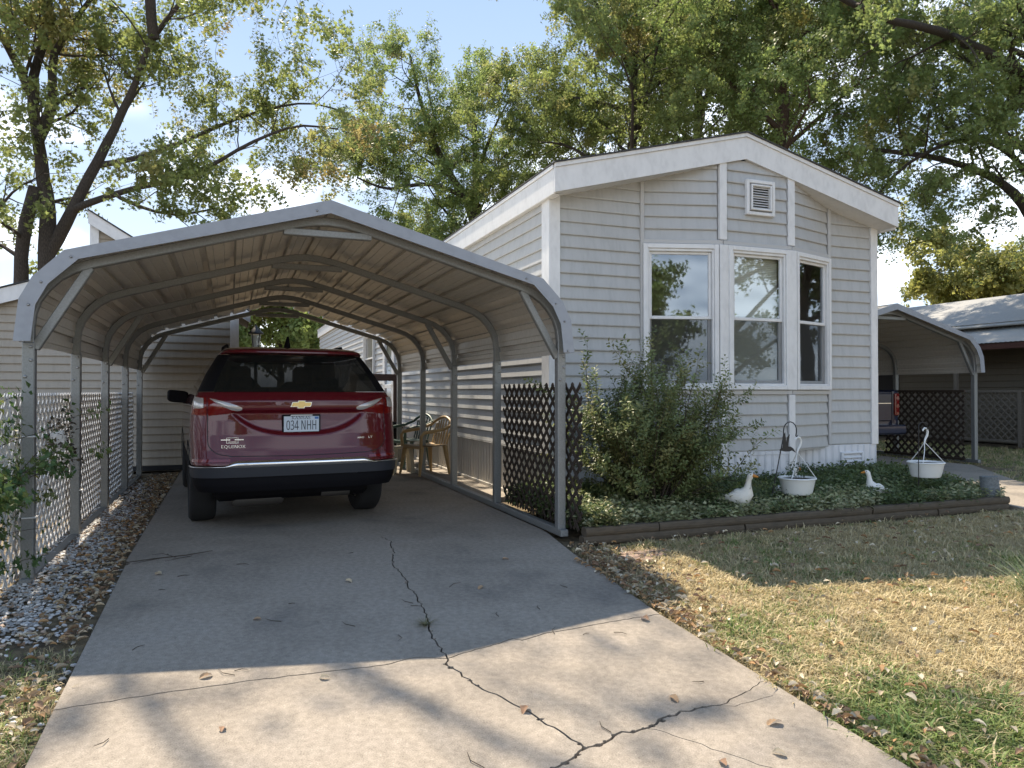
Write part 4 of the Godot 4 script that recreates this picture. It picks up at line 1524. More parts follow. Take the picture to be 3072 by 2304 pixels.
func sprig(seed_, n, L, leafL, leafW, lobed, droop) -> ArrayMesh:
	var rng := RandomNumberGenerator.new()
	rng.seed = seed_
	var mb := MB.new()
	mb.col = Color(0.9, 0.8, 0.7)
	mb.tube([Vector3.ZERO, Vector3(0, L * 0.5, 0.02 * L), Vector3(0, L, -0.03 * L)], [L * 0.012, L * 0.008, L * 0.003], 3, false)
	for k in n:
		var t = lerpf(0.15, 1.0, (k + rng.randf()) / n)
		var a = k * 2.4 + rng.randf_range(-0.6, 0.6)
		var d = Vector3(cos(a), rng.randf_range(0.1, 0.7) - droop, sin(a)).normalized()
		var g = rng.randf_range(0.75, 1.2)
		mb.col = Color(g * rng.randf_range(0.92, 1.1), g, g * rng.randf_range(0.85, 1.0))
		var up = Vector3(rng.randf_range(-0.7, 0.7), 1, rng.randf_range(-0.7, 0.7)).normalized()
		var stalk = Vector3(0, L * t, 0) + d * leafL * 0.3
		leaf_blade(mb, stalk, d, up, leafL * rng.randf_range(0.7, 1.15), leafW * rng.randf_range(0.8, 1.1), lobed)
	return mb.mesh()

func branch(mb: MB, rng, p: Vector3, d: Vector3, L, r, depth, tips, o):
	# one wandering branch; carries smaller ones and, at the end, sprigs
	var n = 6 if depth > 0 else 4
	var pts = [p]
	var rad = [r]
	var q = p
	var dir = d.normalized()
	for k in n:
		dir = (dir + Vector3(rng.randf_range(-1, 1), rng.randf_range(-1, 1), rng.randf_range(-1, 1)) * o.wander + Vector3(0, o.lift if depth > 0 else -o.droop, 0)).normalized()
		q += dir * L / n
		pts.append(q)
		rad.append(lerpf(r, r * 0.25, (k + 1.0) / n))
	mb.tube(pts, rad, 5 if depth > 1 else (4 if depth > 0 else 3), false)
	if depth <= 0:
		for k in range(1, n + 1):
			for j in o.leafy:
				if rng.randf() < o.keep:
					tips.append([pts[k].lerp(pts[k - 1], rng.randf()), (pts[k] - pts[k - 1]).normalized()])
		return
	var kids = o.kids
	for k in kids:
		var t = lerpf(o.get("start", 0.25), 1.0, (k + rng.randf()) / kids)
		var i = clampi(int(t * n), 0, n - 1)
		var at = (pts[i] as Vector3).lerp(pts[i + 1], t * n - i)
		var along = (pts[i + 1] - pts[i]).normalized()
		var side = along.cross(Vector3(rng.randf_range(-1, 1), rng.randf_range(-1, 1), rng.randf_range(-1, 1))).normalized()
		var nd = (along * o.get("along", 0.75) + side * rng.randf_range(0.6, 1.1) + Vector3(0, o.rise, 0)).normalized()
		branch(mb, rng, at, nd, L * rng.randf_range(0.42, 0.62), maxf(lerpf(r, r * 0.3, t) * 0.55, 0.004), depth - 1, tips, o)

# limbs: [[points], r0, r1, depth of sub-branches, number, length]
func tree(called, label, group, seed_, bark, limbs, o, leaf_cols, sprigs) -> Node3D:
	var rng := RandomNumberGenerator.new()
	rng.seed = seed_
	var base = limbs[0][0][0]
	var t = thing(called, label, "tree", base, 0.0, group)
	var tips = []
	var tw := MB.new()
	for li in limbs.size():
		var lb = limbs[li]
		# smooth the control points
		var cv := Curve3D.new()
		for k in lb[0].size():
			var prev = lb[0][maxi(k - 1, 0)]
			var next = lb[0][mini(k + 1, lb[0].size() - 1)]
			var tg = (next - prev) * 0.17
			cv.add_point(lb[0][k] - base, -tg, tg)
		var len = cv.get_baked_length()
		var n = maxi(6, int(len / 0.35))
		var pts = []
		var rad = []
		for k in n + 1:
			var f = float(k) / n
			var wob = Vector3(rng.randf_range(-1, 1), 0, rng.randf_range(-1, 1)) * lb[1] * 0.10
			pts.append(cv.sample_baked(f * len) + wob)
			rad.append(lerpf(lb[1], lb[2], pow(f, 0.8)) * rng.randf_range(0.94, 1.06))
		var mb := MB.new()
		mb.tube(pts, rad, 12 if lb[1] > 0.1 else 8)
		part(t, "trunk" if li == 0 else "limb", mb, bark)
		for k in lb[4]:
			var f = lerpf(lb[6] if lb.size() > 6 else 0.3, 1.0, (k + rng.randf()) / lb[4])
			var i = clampi(int(f * n), 0, n - 1)
			var along = (pts[i + 1] - pts[i]).normalized()
			var side = along.cross(Vector3(rng.randf_range(-1, 1), rng.randf_range(-1, 1), rng.randf_range(-1, 1))).normalized()
			var nd = (along * 0.6 + side + Vector3(0, o.rise, 0)).normalized()
			branch(tw, rng, pts[i], nd, lb[5] * rng.randf_range(0.7, 1.15), maxf(rad[i] * 0.4, 0.012), lb[3], tips, o)
	if tw.v.size() > 2: part(t, "branches", tw, bark)
	var xfs = []
	var cols = []
	for k in sprigs.size():
		xfs.append([])
		cols.append([])
	for tp in tips:
		var k = rng.randi() % sprigs.size()
		var d = (tp[1] + Vector3(rng.randf_range(-1, 1), rng.randf_range(-1, 1), rng.randf_range(-1, 1)) * 0.7).normalized()
		var x = d.cross(Vector3(rng.randf_range(-1, 1), rng.randf_range(-1, 1), rng.randf_range(-1, 1))).normalized()
		var s = rng.randf_range(0.75, 1.25)
		xfs[k].append(Transform3D(Basis(x, d, x.cross(d)).scaled(Vector3.ONE * s), tp[0]))
		var base_c: Color = leaf_cols[0]
		# patches of turning leaves
		var z = M.patch.get_noise_3dv(tp[0] * 1.0 + base)
		if z > 0.36 and leaf_cols.size() > 1: base_c = leaf_cols[1].lerp(leaf_cols[0], rng.randf() * 0.5)
		if z > 0.60 and leaf_cols.size() > 2: base_c = leaf_cols[2].lerp(leaf_cols[1], rng.randf() * 0.5)
		cols[k].append(base_c * rng.randf_range(0.75, 1.25))
	for k in sprigs.size():
		if xfs[k].size() > 0: many(t, "crown", sprigs[k], M.leaf, xfs[k], cols[k])
	print(called, " sprigs ", tips.size(), " wood tris ", tw.f.size() / 3)
	return t

func auto_limbs(seed_, base: Vector3, h, spread, r, n, depth, per, lean := Vector3.ZERO, low := 0.28) -> Array:
	var rng := RandomNumberGenerator.new()
	rng.seed = seed_
	var out = []
	var tr = [base - Vector3(0, 0.15, 0)]
	for k in 4:
		tr.append(base + Vector3(rng.randf_range(-0.2, 0.2), h * (k + 1) * 0.21, rng.randf_range(-0.2, 0.2)) + lean * (k + 1) * 0.25)
	out.append([tr, r, r * 0.22, depth, int(per * 0.8), spread * 0.45, 0.5])
	for k in n:
		var f = lerpf(low, 0.82, (k + rng.randf() * 0.6) / n)
		var a = k * 2.399 + rng.randf_range(-0.4, 0.4)
		var s = spread * (1.05 - 0.55 * f) * rng.randf_range(0.8, 1.15)
		var p0 = base + Vector3(0, h * f, 0) + lean * f
		var d = Vector3(cos(a), 0, sin(a))
		var rise = s * rng.randf_range(0.35, 0.85)
		out.append([[p0, p0 + d * s * 0.35 + Vector3(0, rise * 0.45, 0), p0 + d * s * 0.72 + Vector3(rng.randf_range(-0.3, 0.3), rise * 0.85, rng.randf_range(-0.3, 0.3)), p0 + d * s + Vector3(0, rise, 0)], r * lerpf(0.36, 0.2, f), r * 0.05, depth, per, spread * 0.42, 0.25])
	return out

func trees():
	M["patch"] = nz(21, 0.35, 2)
	var fine = [sprig(1, 7, 0.30, 0.085, 0.085, true, 0.25), sprig(2, 6, 0.34, 0.09, 0.085, true, 0.35), sprig(3, 8, 0.28, 0.08, 0.08, true, 0.2)]
	var thick = [sprig(4, 11, 0.42, 0.085, 0.08, true, 0.3), sprig(5, 12, 0.46, 0.08, 0.08, true, 0.35), sprig(6, 11, 0.40, 0.09, 0.075, true, 0.25)]
	var far = [sprig(7, 9, 0.5, 0.19, 0.17, false, 0.3), sprig(8, 9, 0.55, 0.18, 0.18, false, 0.3)]
	var olive = [Color(0.27, 0.325, 0.11), Color(0.34, 0.325, 0.12), Color(0.38, 0.31, 0.13)]
	var green = [Color(0.26, 0.335, 0.11), Color(0.34, 0.35, 0.125), Color(0.46, 0.37, 0.10)]
	var deep = [Color(0.24, 0.31, 0.105), Color(0.31, 0.31, 0.11), Color(0.31, 0.25, 0.11)]
	var o1 = {wander = 0.22, lift = 0.0, droop = 0.10, rise = 0.05, kids = 5, leafy = 2, keep = 0.45}
	# the open maple beside the shed
	tree("maple_tree", "tall many-stemmed maple with open dark limbs behind the shed", "", 31, M.bark, [
		[[V(-3.5, -0.1, 17), V(-3.42, 2.2, 17), V(-3.42, 3.6, 17), V(-3.42, 4.7, 17), V(-3.6, 6.2, 17.1), V(-3.74, 7.3, 17.2), V(-3.55, 8.6, 17.3), V(-3.3, 10.4, 17.3)], 0.25, 0.05, 2, 8, 1.9, 0.55],
		[[V(-3.95, -0.1, 17.1), V(-3.9, 3.0, 17.1), V(-3.84, 4.3, 17.0), V(-3.62, 5.3, 17.0)], 0.16, 0.12, 1, 3, 1.5, 0.7],
		[[V(-4.45, -0.1, 17.4), V(-4.4, 3.0, 17.3), V(-4.55, 5.6, 17.3), V(-4.9, 8.6, 17.0)], 0.17, 0.05, 2, 7, 1.7, 0.4],
		[[V(-3.42, 4.0, 17), V(-3.02, 4.75, 16.9), V(-2.62, 5.65, 16.8), V(-2.32, 6.3, 16.7), V(-1.9, 7.2, 16.5), V(-1.45, 8.3, 16.2), V(-0.6, 9.5, 15.8)], 0.14, 0.03, 2, 7, 2.0, 0.45],
		[[V(-2.95, 4.9, 16.85), V(-2.3, 5.15, 16.6), V(-1.7, 5.35, 16.4), V(-0.75, 5.6, 16.1), V(0.45, 6.35, 15.8), V(1.3, 6.7, 15.6), V(2.1, 6.7, 15.5)], 0.08, 0.018, 2, 8, 1.7, 0.3],
		[[V(-2.55, 5.8, 16.8), V(-1.7, 6.05, 16.7), V(-0.8, 6.5, 16.6), V(0.3, 7.1, 16.5), V(1.5, 7.5, 16.4), V(2.4, 7.4, 16.4)], 0.07, 0.015, 2, 8, 1.7, 0.25],
		[[V(-3.62, 6.3, 17.1), V(-3.35, 7.0, 17.0), V(-3.3, 8.0, 16.9), V(-2.6, 9.2, 16.7)], 0.12, 0.04, 2, 6, 1.7, 0.3],
		[[V(-3.74, 7.2, 17.2), V(-4.1, 8.0, 17.1), V(-4.6, 8.9, 17.0)], 0.10, 0.04, 2, 5, 1.6, 0.3],
		[[V(-2.3, 5.3, 16.6), V(-1.9, 5.0, 16.3), V(-1.1, 4.75, 16.0), V(-0.3, 4.9, 15.8)], 0.05, 0.015, 2, 4, 1.2, 0.3],
		# high limbs over the drive, whose shade falls on the concrete
		[[V(-1.45, 8.3, 16.2), V(-1.6, 11.0, 15.4), V(-1.2, 13.2, 14.2), V(-0.4, 14.0, 12.8), V(0.6, 14.0, 11.5)], 0.11, 0.03, 1, 13, 1.9, 0.45],
		[[V(-3.4, 9.6, 17.3), V(-2.9, 12.0, 16.0), V(-2.2, 13.6, 14.6), V(-1.6, 14.0, 13.2), V(-1.2, 13.8, 12.2)], 0.10, 0.03, 1, 11, 1.9, 0.45],
		[[V(-1.2, 13.2, 14.2), V(-0.8, 11.8, 13.0), V(-0.3, 10.0, 11.8), V(0.1, 8.5, 10.9), V(0.35, 7.4, 10.3), V(0.55, 6.5, 10.0)], 0.05, 0.008, 1, 6, 0.8, 0.65],
		], o1, olive, fine)
	var o2 = {wander = 0.24, lift = 0.03, droop = 0.08, rise = 0.12, kids = 5, leafy = 2, keep = 0.45}
	var l = auto_limbs(41, V(8.4, 0, 24), 13.0, 4.2, 0.30, 8, 2, 5, Vector3(-0.5, 0, 0), 0.32)
	l.append([[V(8.3, 5.6, 24), V(7.8, 7.0, 23.9), V(7.4, 7.9, 23.8), V(6.7, 8.8, 23.6), V(5.9, 10.4, 23.4), V(5.4, 12.2, 23.3)], 0.19, 0.04, 2, 12, 1.9, 0.15])
	l.append([[V(7.4, 7.9, 23.8), V(6.0, 8.0, 23.2), V(4.6, 7.6, 22.8), V(3.6, 7.8, 22.6)], 0.10, 0.03, 2, 8, 1.7, 0.2])
	l.append([[V(8.1, 5.9, 24), V(6.9, 6.0, 23.4), V(5.7, 5.5, 23.0)], 0.10, 0.03, 2, 6, 1.5, 0.2])
	tree("maple_tree", "green tree leaning over the far roof of the grey home", "trees behind the grey home", 42, M.bark, l, o2, green, thick)
	tree("maple_tree", "broad tree with yellowing leaves behind the roof ridge", "trees behind the grey home", 43, M.bark, auto_limbs(44, V(11.0, 0, 18.5), 14.5, 4.8, 0.32, 12, 2, 6, Vector3.ZERO, 0.34), o2, olive, thick)
	tree("maple_tree", "tree with reddish brown upright trunk above the gable peak", "trees behind the grey home", 45, M.bark_red, auto_limbs(46, V(13.1, 0, 15.2), 13.5, 4.2, 0.30, 10, 2, 5, Vector3(0.3, 0, 0), 0.42), o2, green, thick)
	l = auto_limbs(47, V(17.6, 0, 11.2), 12.5, 5.6, 0.36, 10, 2, 6, Vector3.ZERO, 0.40)
	l.append([[V(17.4, 6.0, 11.1), V(16.4, 7.3, 10.8), V(15.4, 7.95, 10.5), V(14.6, 8.2, 10.5), V(12.9, 8.35, 10.4), V(11.6, 8.35, 10.4), V(10.2, 8.6, 10.4)], 0.17, 0.05, 2, 8, 1.5, 0.3])
	l.append([[V(17.3, 4.4, 11.1), V(15.8, 5.6, 10.9), V(14.4, 6.2, 11.3), V(13.0, 6.5, 12.0)], 0.14, 0.04, 2, 9, 1.7, 0.25])
	l.append([[V(17.3, 4.8, 11.1), V(15.9, 6.2, 10.8), V(14.6, 6.6, 11.0), V(13.5, 6.1, 11.5), V(12.9, 5.3, 11.9)], 0.10, 0.02, 2, 9, 1.5, 0.3])
	tree("maple_tree", "large dark tree whose thick limb reaches across above the neighboring carport", "", 48, M.bark, l, o2, deep, fine)
	tree("maple_tree", "tall tree filling the gap far behind the gable", "trees behind the grey home", 49, M.bark, auto_limbs(50, V(15.3, 0, 21.5), 15.0, 5.0, 0.34, 10, 2, 6, Vector3.ZERO, 0.52), o2, green, thick)
	tree("background_tree", "bright leafy tree seen through the open end of the carport", "", 51, M.bark, auto_limbs(52, V(2.3, 0, 38), 8.5, 4.0, 0.25, 10, 2, 6, Vector3.ZERO, 0.12), o2, green, far)
	tree("background_tree", "yellow green tree above the roof of the brown house", "", 53, M.bark, auto_limbs(54, V(32, 0, 22.5), 6.8, 4.2, 0.25, 9, 2, 6, Vector3.ZERO, 0.15), o2, [Color(0.32, 0.33, 0.10)], far)
	tree("background_tree", "small distant tree just beyond the grey home and the far carport", "", 55, M.bark, auto_limbs(56, V(20.5, 0, 24.5), 4.6, 2.4, 0.2, 8, 2, 5, Vector3.ZERO, 0.15), o2, green, far)
	tree("street_tree", "tree across the street mirrored in the bay windows", "trees across the street", 57, M.bark, auto_limbs(58, V(1.5, -0.4, -17), 8.0, 3.6, 0.25, 8, 2, 5, Vector3.ZERO, 0.2), o2, green, far)
	tree("street_tree", "spreading tree beyond the street mirrored in the middle bay window", "trees across the street", 61, M.bark, auto_limbs(62, V(17.5, -0.4, -9.5), 13.0, 6.0, 0.35, 12, 2, 6, Vector3.ZERO, 0.15), o2, green, far)
	tree("street_tree", "large tree in the side yard mirrored in the narrow bay window", "trees across the street", 59, M.bark, auto_limbs(60, V(23, 0, 3.4), 10.0, 4.5, 0.3, 9, 2, 6, Vector3.ZERO, 0.2), o2, green, far)

func shrubs():
	# the big arching shrub in the bed
	var rng := RandomNumberGenerator.new()
	rng.seed = 71
	var base = V(3.82, 0.08, 6.12)
	var s = thing("shrub", "large green shrub with arching twigs in front of the bay window", "shrub", base)
	var tips = []
	var o = {wander = 0.12, lift = 0.02, droop = 0.02, rise = 0.15, kids = 8, leafy = 2, keep = 0.8, start = 0.12, along = 1.3}
	for k in 40:
		var a = TAU * k / 40.0 * 7.0 + rng.randf_range(-0.1, 0.1)
		var out = rng.randf_range(0.2, 1.0) if k % 4 > 0 else rng.randf_range(1.0, 2.0)
		var d = Vector3(cos(a) * out, 1.0, sin(a) * out * 0.5)
		var L = rng.randf_range(0.68, 1.16) * (0.85 if out > 1.2 else 1.0)
		if cos(a) < -0.3 and out > 0.5: L *= 1.05
		var mb := MB.new()
		branch(mb, rng, Vector3(cos(a) * 0.08, 0, sin(a) * 0.06), d, L, 0.009, 1, tips, o)
		part(s, "stem", mb, M.twig)
	var mesh = [sprig(72, 13, 0.16, 0.040, 0.021, false, -0.2), sprig(73, 14, 0.18, 0.038, 0.020, false, -0.2)]
	var xf = [[], []]
	var cl = [[], []]
	for tp in tips:
		var k = rng.randi() % 2
		var d = (tp[1] + Vector3(rng.randf_range(-1, 1), rng.randf_range(-0.3, 1), rng.randf_range(-1, 1)) * 0.55).normalized()
		var x = d.cross(Vector3(rng.randf_range(-1, 1), rng.randf_range(-1, 1), rng.randf_range(-1, 1))).normalized()
		xf[k].append(Transform3D(Basis(x, d, x.cross(d)).scaled(Vector3.ONE * rng.randf_range(0.8, 1.3)), tp[0]))
		cl[k].append(Color(0.185, 0.24, 0.095).lerp(Color(0.25, 0.22, 0.09), rng.randf() * rng.randf()) * rng.randf_range(0.7, 1.3))
	for k in 2: many(s, "foliage", mesh[k], M.leaf_small, xf[k], cl[k])
	print("shrub sprigs ", tips.size())
	# rose-like bush at the picture's left edge
	tips = []
	base = V(-1.72, gh(5.0), 5.05)
	s = thing("shrub", "leafy green bush at the foot of the front carport post", "shrub", base)
	o = {wander = 0.2, lift = 0.03, droop = 0.03, rise = 0.2, kids = 6, leafy = 2, keep = 0.8, start = 0.1}
	for k in 26:
		var a = TAU * k / 26.0 * 5.0
		var mb := MB.new()
		branch(mb, rng, Vector3(cos(a) * 0.1, 0, sin(a) * 0.1), Vector3(cos(a) * 0.22 + 0.02, 1.0, sin(a) * 0.3), rng.randf_range(0.7, 1.25), 0.009, 1, tips, o)
		part(s, "stem", mb, M.twig)
	mesh = [sprig(74, 8, 0.15, 0.044, 0.036, false, 0.1), sprig(75, 7, 0.14, 0.05, 0.042, true, 0.1)]
	xf = [[], []]
	cl = [[], []]
	for tp in tips:
		var k = rng.randi() % 2
		var d = (tp[1] + Vector3(rng.randf_range(-1, 1), rng.randf_range(-0.3, 1), rng.randf_range(-1, 1)) * 0.6).normalized()
		var x = d.cross(Vector3(rng.randf_range(-1, 1), rng.randf_range(-1, 1), rng.randf_range(-1, 1))).normalized()
		xf[k].append(Transform3D(Basis(x, d, x.cross(d)).scaled(Vector3.ONE * rng.randf_range(0.8, 1.3)), tp[0]))
		cl[k].append(Color(0.08, 0.15, 0.05).lerp(Color(0.18, 0.19, 0.06), rng.randf() * rng.randf()) * rng.randf_range(0.7, 1.3))
	for k in 2: many(s, "foliage", mesh[k], M.leaf_small, xf[k], cl[k])
	# clump of ribbon grass at the edge of the lawn
	base = V(4.80, gh(3.1), 3.12)
	s = thing("ornamental_grass", "clump of arching striped ribbon grass on the dry lawn", "grass clump", base)
	var gm := MB.new()
	for k in 260:
		var a = rng.randf() * TAU
		var out = rng.randf_range(0.05, 0.38)
		var L = rng.randf_range(0.20, 0.40)
		var d = Vector3(cos(a), 0, sin(a))
		var w = d.cross(Vector3.UP) * rng.randf_range(0.003, 0.006)
		gm.col = Color(0.10, 0.17, 0.05).lerp(Color(0.45, 0.45, 0.30), rng.randf() * rng.randf())
		var p0 = d * 0.10 * rng.randf()
		var prev = [p0 - w, p0 + w]
		for j in range(1, 6):
			var t = j / 5.0
			var q = p0 + d * out * t * t + Vector3(0, L * (t - 0.45 * t * t * out * 1.4), 0)
			var ww = w * (1.0 - t * 0.9)
			gm.quad(prev[0], prev[1], q + ww, q - ww)
			prev = [q - ww, q + ww]
	part(s, "blades", gm, M.grass_blade)

func in_view(x, d, pad := 1.0) -> bool:
	var a = rad_to_deg(atan2(x, d)) - 21.06
	return d > 1.2 and absf(a) < 35.5 + pad + (9.0 if a > 0 else 3.0)

func stone_mesh(seed_) -> ArrayMesh:
	var rng := RandomNumberGenerator.new()
	rng.seed = seed_
	var mb := MB.new()
	var ph = (1 + sqrt(5.0)) / 2
	var v = []
	for q in [[-1, ph, 0], [1, ph, 0], [-1, -ph, 0], [1, -ph, 0], [0, -1, ph], [0, 1, ph], [0, -1, -ph], [0, 1, -ph], [ph, 0, -1], [ph, 0, 1], [-ph, 0, -1], [-ph, 0, 1]]:
		v.append(Vector3(q[0], q[1] * 0.62, q[2] * 0.8).normalized() * Vector3(1, 0.62, 0.8).length() * 0.35 * rng.randf_range(0.75, 1.2) * Vector3(1, 0.6, 0.85))
	for f in [[0, 11, 5], [0, 5, 1], [0, 1, 7], [0, 7, 10], [0, 10, 11], [1, 5, 9], [5, 11, 4], [11, 10, 2], [10, 7, 6], [7, 1, 8], [3, 9, 4], [3, 4, 2], [3, 2, 6], [3, 6, 8], [3, 8, 9], [4, 9, 5], [2, 4, 11], [6, 2, 10], [8, 6, 7], [9, 8, 1]]:
		mb.tri(v[f[0]], v[f[2]], v[f[1]])
	return mb.mesh()

func dry_leaf(seed_) -> ArrayMesh:
	var rng := RandomNumberGenerator.new()
	rng.seed = seed_
	var mb := MB.new()
	var nx = 9
	var curl = rng.randf_range(0.25, 0.95)
	var rows = []
	for j in nx + 1:
		var t = float(j) / nx
		var half = 0.36 * pow(sin(PI * clampf(t * 0.94 + 0.03, 0, 1)), 0.75) * rng.randf_range(0.78, 1.15)
		var twist = (t - 0.5) * rng.randf_range(0.2, 0.7)
		var r = []
		for s in [-1.0, -0.6, -0.25, 0.0, 0.25, 0.6, 1.0]:
			var w = s * half
			var up = absf(s) * absf(s) * half * curl + sin(t * 3.0) * 0.12 * curl + rng.randf_range(-0.02, 0.02)
			r.append(Vector3(t - 0.5, up + w * twist, w * (1.0 - 0.25 * curl * absf(s))))
		rows.append(r)
	mb.skin(rows, false)
	return mb.mesh()

func turn_up(rng, scale) -> Basis:
	return (Basis(Vector3.UP, rng.randf() * TAU) * Basis(Vector3.RIGHT, rng.randf_range(-0.3, 0.3)) * Basis(Vector3.FORWARD, rng.randf_range(-0.3, 0.3))).scaled(Vector3.ONE * scale)

func ground_cover():
	var rng := RandomNumberGenerator.new()
	rng.seed = 81
	# --- lawn
	var tuft = []
	for v in 4:
		var mb := MB.new()
		for k in 7:
			var a = rng.randf() * TAU
			var d = Vector3(cos(a), 0, sin(a))
			var L = rng.randf_range(0.6, 1.1)
			var lean = rng.randf_range(0.3, 1.3)
			var w = d.cross(Vector3.UP) * 0.035
			var g = rng.randf_range(0.75, 1.25)
			mb.col = Color(g, g, g * 0.95)
			var p0 = Vector3(rng.randf_range(-0.5, 0.5), -0.1, rng.randf_range(-0.5, 0.5))
			var p1 = p0 + d * lean * 0.4 * L + Vector3(0, 0.55 * L, 0)
			var p2 = p0 + d * lean * L + Vector3(0, L * (0.95 - 0.35 * lean), 0)
			mb.quad(p0 - w, p0 + w, p1 + w * 0.8, p1 - w * 0.8)
			mb.tri(p1 - w * 0.8, p1 + w * 0.8, p2)
		tuft.append(mb.mesh())
	var zone = nz(82, 0.5, 3)
	var zone2 = nz(83, 2.2, 2)
	var xf = [[], [], [], []]
	var cl = [[], [], [], []]
	var add = func(x, d, green, dens_h):
		var k = rng.randi() % 4
		var s = rng.randf_range(0.026, 0.058) * (1.6 if rng.randf() < 0.12 else 1.0) * dens_h
		xf[k].append(Transform3D(Basis(Vector3.UP, rng.randf() * TAU).scaled(Vector3(s * 1.1, s * rng.randf_range(0.55, 1.0), s * 1.1)), V(x, gh(d) - 0.03, d)))
		var c: Color
		if rng.randf() < green: c = Color(0.15, 0.25, 0.06).lerp(Color(0.27, 0.29, 0.10), rng.randf())
		else: c = Color(0.64, 0.525, 0.32).lerp(Color(0.50, 0.42, 0.23), rng.randf())
		cl[k].append(c * rng.randf_range(0.75, 1.2))
	var n = 0
	while n < 72000:
		var d = lerpf(1.4, 5.44, rng.randf())
		var x = rng.randf_range(2.36, 8.6)
		n += 1
		if not in_view(x, d): continue
		var edge = 2.41 + maxf(0.0, d - 3.8) * 0.11
		if x < edge + rng.randf_range(-0.015, 0.04): continue
		if d > 4.4 and x < 2.95 + rng.randf() * 0.25 and rng.randf() < 0.75: continue
		var far = clampf(2.6 / d, 0.35, 1.0)
		if rng.randf() > far * 1.1: continue
		var z = zone.get_noise_2d(x, d) + 0.4 * zone2.get_noise_2d(x, d)
		var green = clampf(0.10 + z * 0.5, 0.03, 0.5)
		# the greener patch near the drive and the shaded strip by the bed
		green += 0.75 * smoothstep(0.62, 0.2, Vector2((x - 2.85) * 0.8, d - 2.35).length())
		green += 0.3 * smoothstep(0.45, 0.15, Vector2((x - 2.75) * 1.2, (d - 3.3) * 0.8).length())
		add.call(x, d, clampf(green, 0, 0.92), 1.0 + 0.35 * green + 0.7 * maxf(0.0, zone2.get_noise_2d(x * 1.7 + 9, d * 1.7)))
	n = 0
	while n < 9000:
		var d = lerpf(1.8, 4.6, rng.randf())
		var x = rng.randf_range(-3.0, -0.72)
		n += 1
		if not in_view(x, d): continue
		if rng.randf() < smoothstep(3.9, 4.5, d): continue
		add.call(x, d, 0.55 + 0.3 * zone.get_noise_2d(x, d), 1.15)
	n = 0
	while n < 9000:
		var d = rng.randf_range(5.0, 14.0)
		var x = rng.randf_range(9.5, 16.0)
		n += 1
		if x < 11.8 and d > 8.0: continue
		if d < 8.7 and x < 10.0 + (d - 6.8) * 0.85: continue
		if not in_view(x, d): continue
		add.call(x, d, 0.5, 1.7)
	for k in 4:
		var o = many(self, "grass", tuft[k], M.grass_blade, xf[k], cl[k])
		o.set_meta("label", ["sparse dry grass of the front lawn", "straw coloured blades of the front lawn", "green and tan lawn blades", "short mixed grass on the yards"][k])
		o.set_meta("category", "grass")
	# --- gravel beside the drive
	var st = [stone_mesh(84), stone_mesh(85), stone_mesh(86)]
	xf = [[], [], []]
	cl = [[], [], []]
	n = 0
	while n < 15000:
		n += 1
		var d = 3.5 + 8.4 * pow(rng.randf(), 1.5)
		var x = rng.randf_range(-1.55, -0.70)
		var bandv = exp(-pow((x + 1.12) / 0.24, 2.0)) * smoothstep(4.3, 5.1, d) * smoothstep(12.0, 8.5, d)
		if rng.randf() > bandv + 0.04: continue
		if not in_view(x, d): continue
		var k = rng.randi() % 3
		var s = rng.randf_range(0.016, 0.036)
		xf[k].append(Transform3D(turn_up(rng, s), V(x, gh(d) - 0.028 + rng.randf() * 0.018, d)))
		var g = rng.randf_range(0.28, 0.72)
		cl[k].append(Color(g, g * 0.985, g * 0.96) if rng.randf() < 0.85 else Color(g * 0.8, g * 0.6, g * 0.45))
	for k in 3:
		var o = many(self, "gravel", st[k], M.stone, xf[k], cl[k])
		o.set_meta("label", ["pale river gravel along the lattice", "white pebbles beside the drive", "grey gravel stones beside the drive"][k])
		o.set_meta("category", "gravel")
	# --- leaf litter
	var dl = [dry_leaf(87), dry_leaf(88), dry_leaf(89)]
	xf = [[], [], []]
	cl = [[], [], []]
	var browns = [Color(0.34, 0.24, 0.14), Color(0.50, 0.41, 0.28), Color(0.24, 0.15, 0.09), Color(0.60, 0.53, 0.40), Color(0.40, 0.24, 0.11)]
	var drop = func(x, d, s, lift):
		var k = rng.randi() % 3
		xf[k].append(Transform3D(turn_up(rng, s), V(x, gh(d) + lift, d)))
		cl[k].append(browns[rng.randi() % 5] * rng.randf_range(0.6, 1.15))
	for i in 1000:
		var d = rng.randf_range(4.4, 12.2)
		drop.call(-0.72 - absf(rng.randfn(0, 0.16)), d, rng.randf_range(0.03, 0.06), -0.012 + rng.randf() * 0.02)
	for i in 380:
		var d = rng.randf_range(3.6, 5.5)
		drop.call(2.46 + (d - 3.8) * 0.09 + absf(rng.randfn(0, 0.22)), d, rng.randf_range(0.025, 0.06), 0.0)
	for i in 620:
		var d = rng.randf_range(1.6, 5.4)
		var x = rng.randf_range(2.45, 7.5)
		if in_view(x, d): drop.call(x, d, rng.randf_range(0.028, 0.06), 0.012 + rng.randf() * 0.02)
	for i in 220:
		var d = rng.randf_range(1.6, 5.0)
		drop.call(2.44 + absf(rng.randfn(0, 0.05)), d, rng.randf_range(0.03, 0.06), 0.01)
	for i in 260:
		var d = rng.randf_range(2.0, 4.6)
		drop.call(-0.72 - absf(rng.randfn(0, 0.3)), d, rng.randf_range(0.03, 0.06), 0.01)
	for k in 3:
		var o = many(self, "leaf_litter", dl[k], M.leaf_dry, xf[k], cl[k])
		o.set_meta("label", ["brown fallen leaves along the edges of the drive", "tan dry leaves scattered on the lawn", "small curled leaves on the ground"][k])
		o.set_meta("category", "fallen leaves")
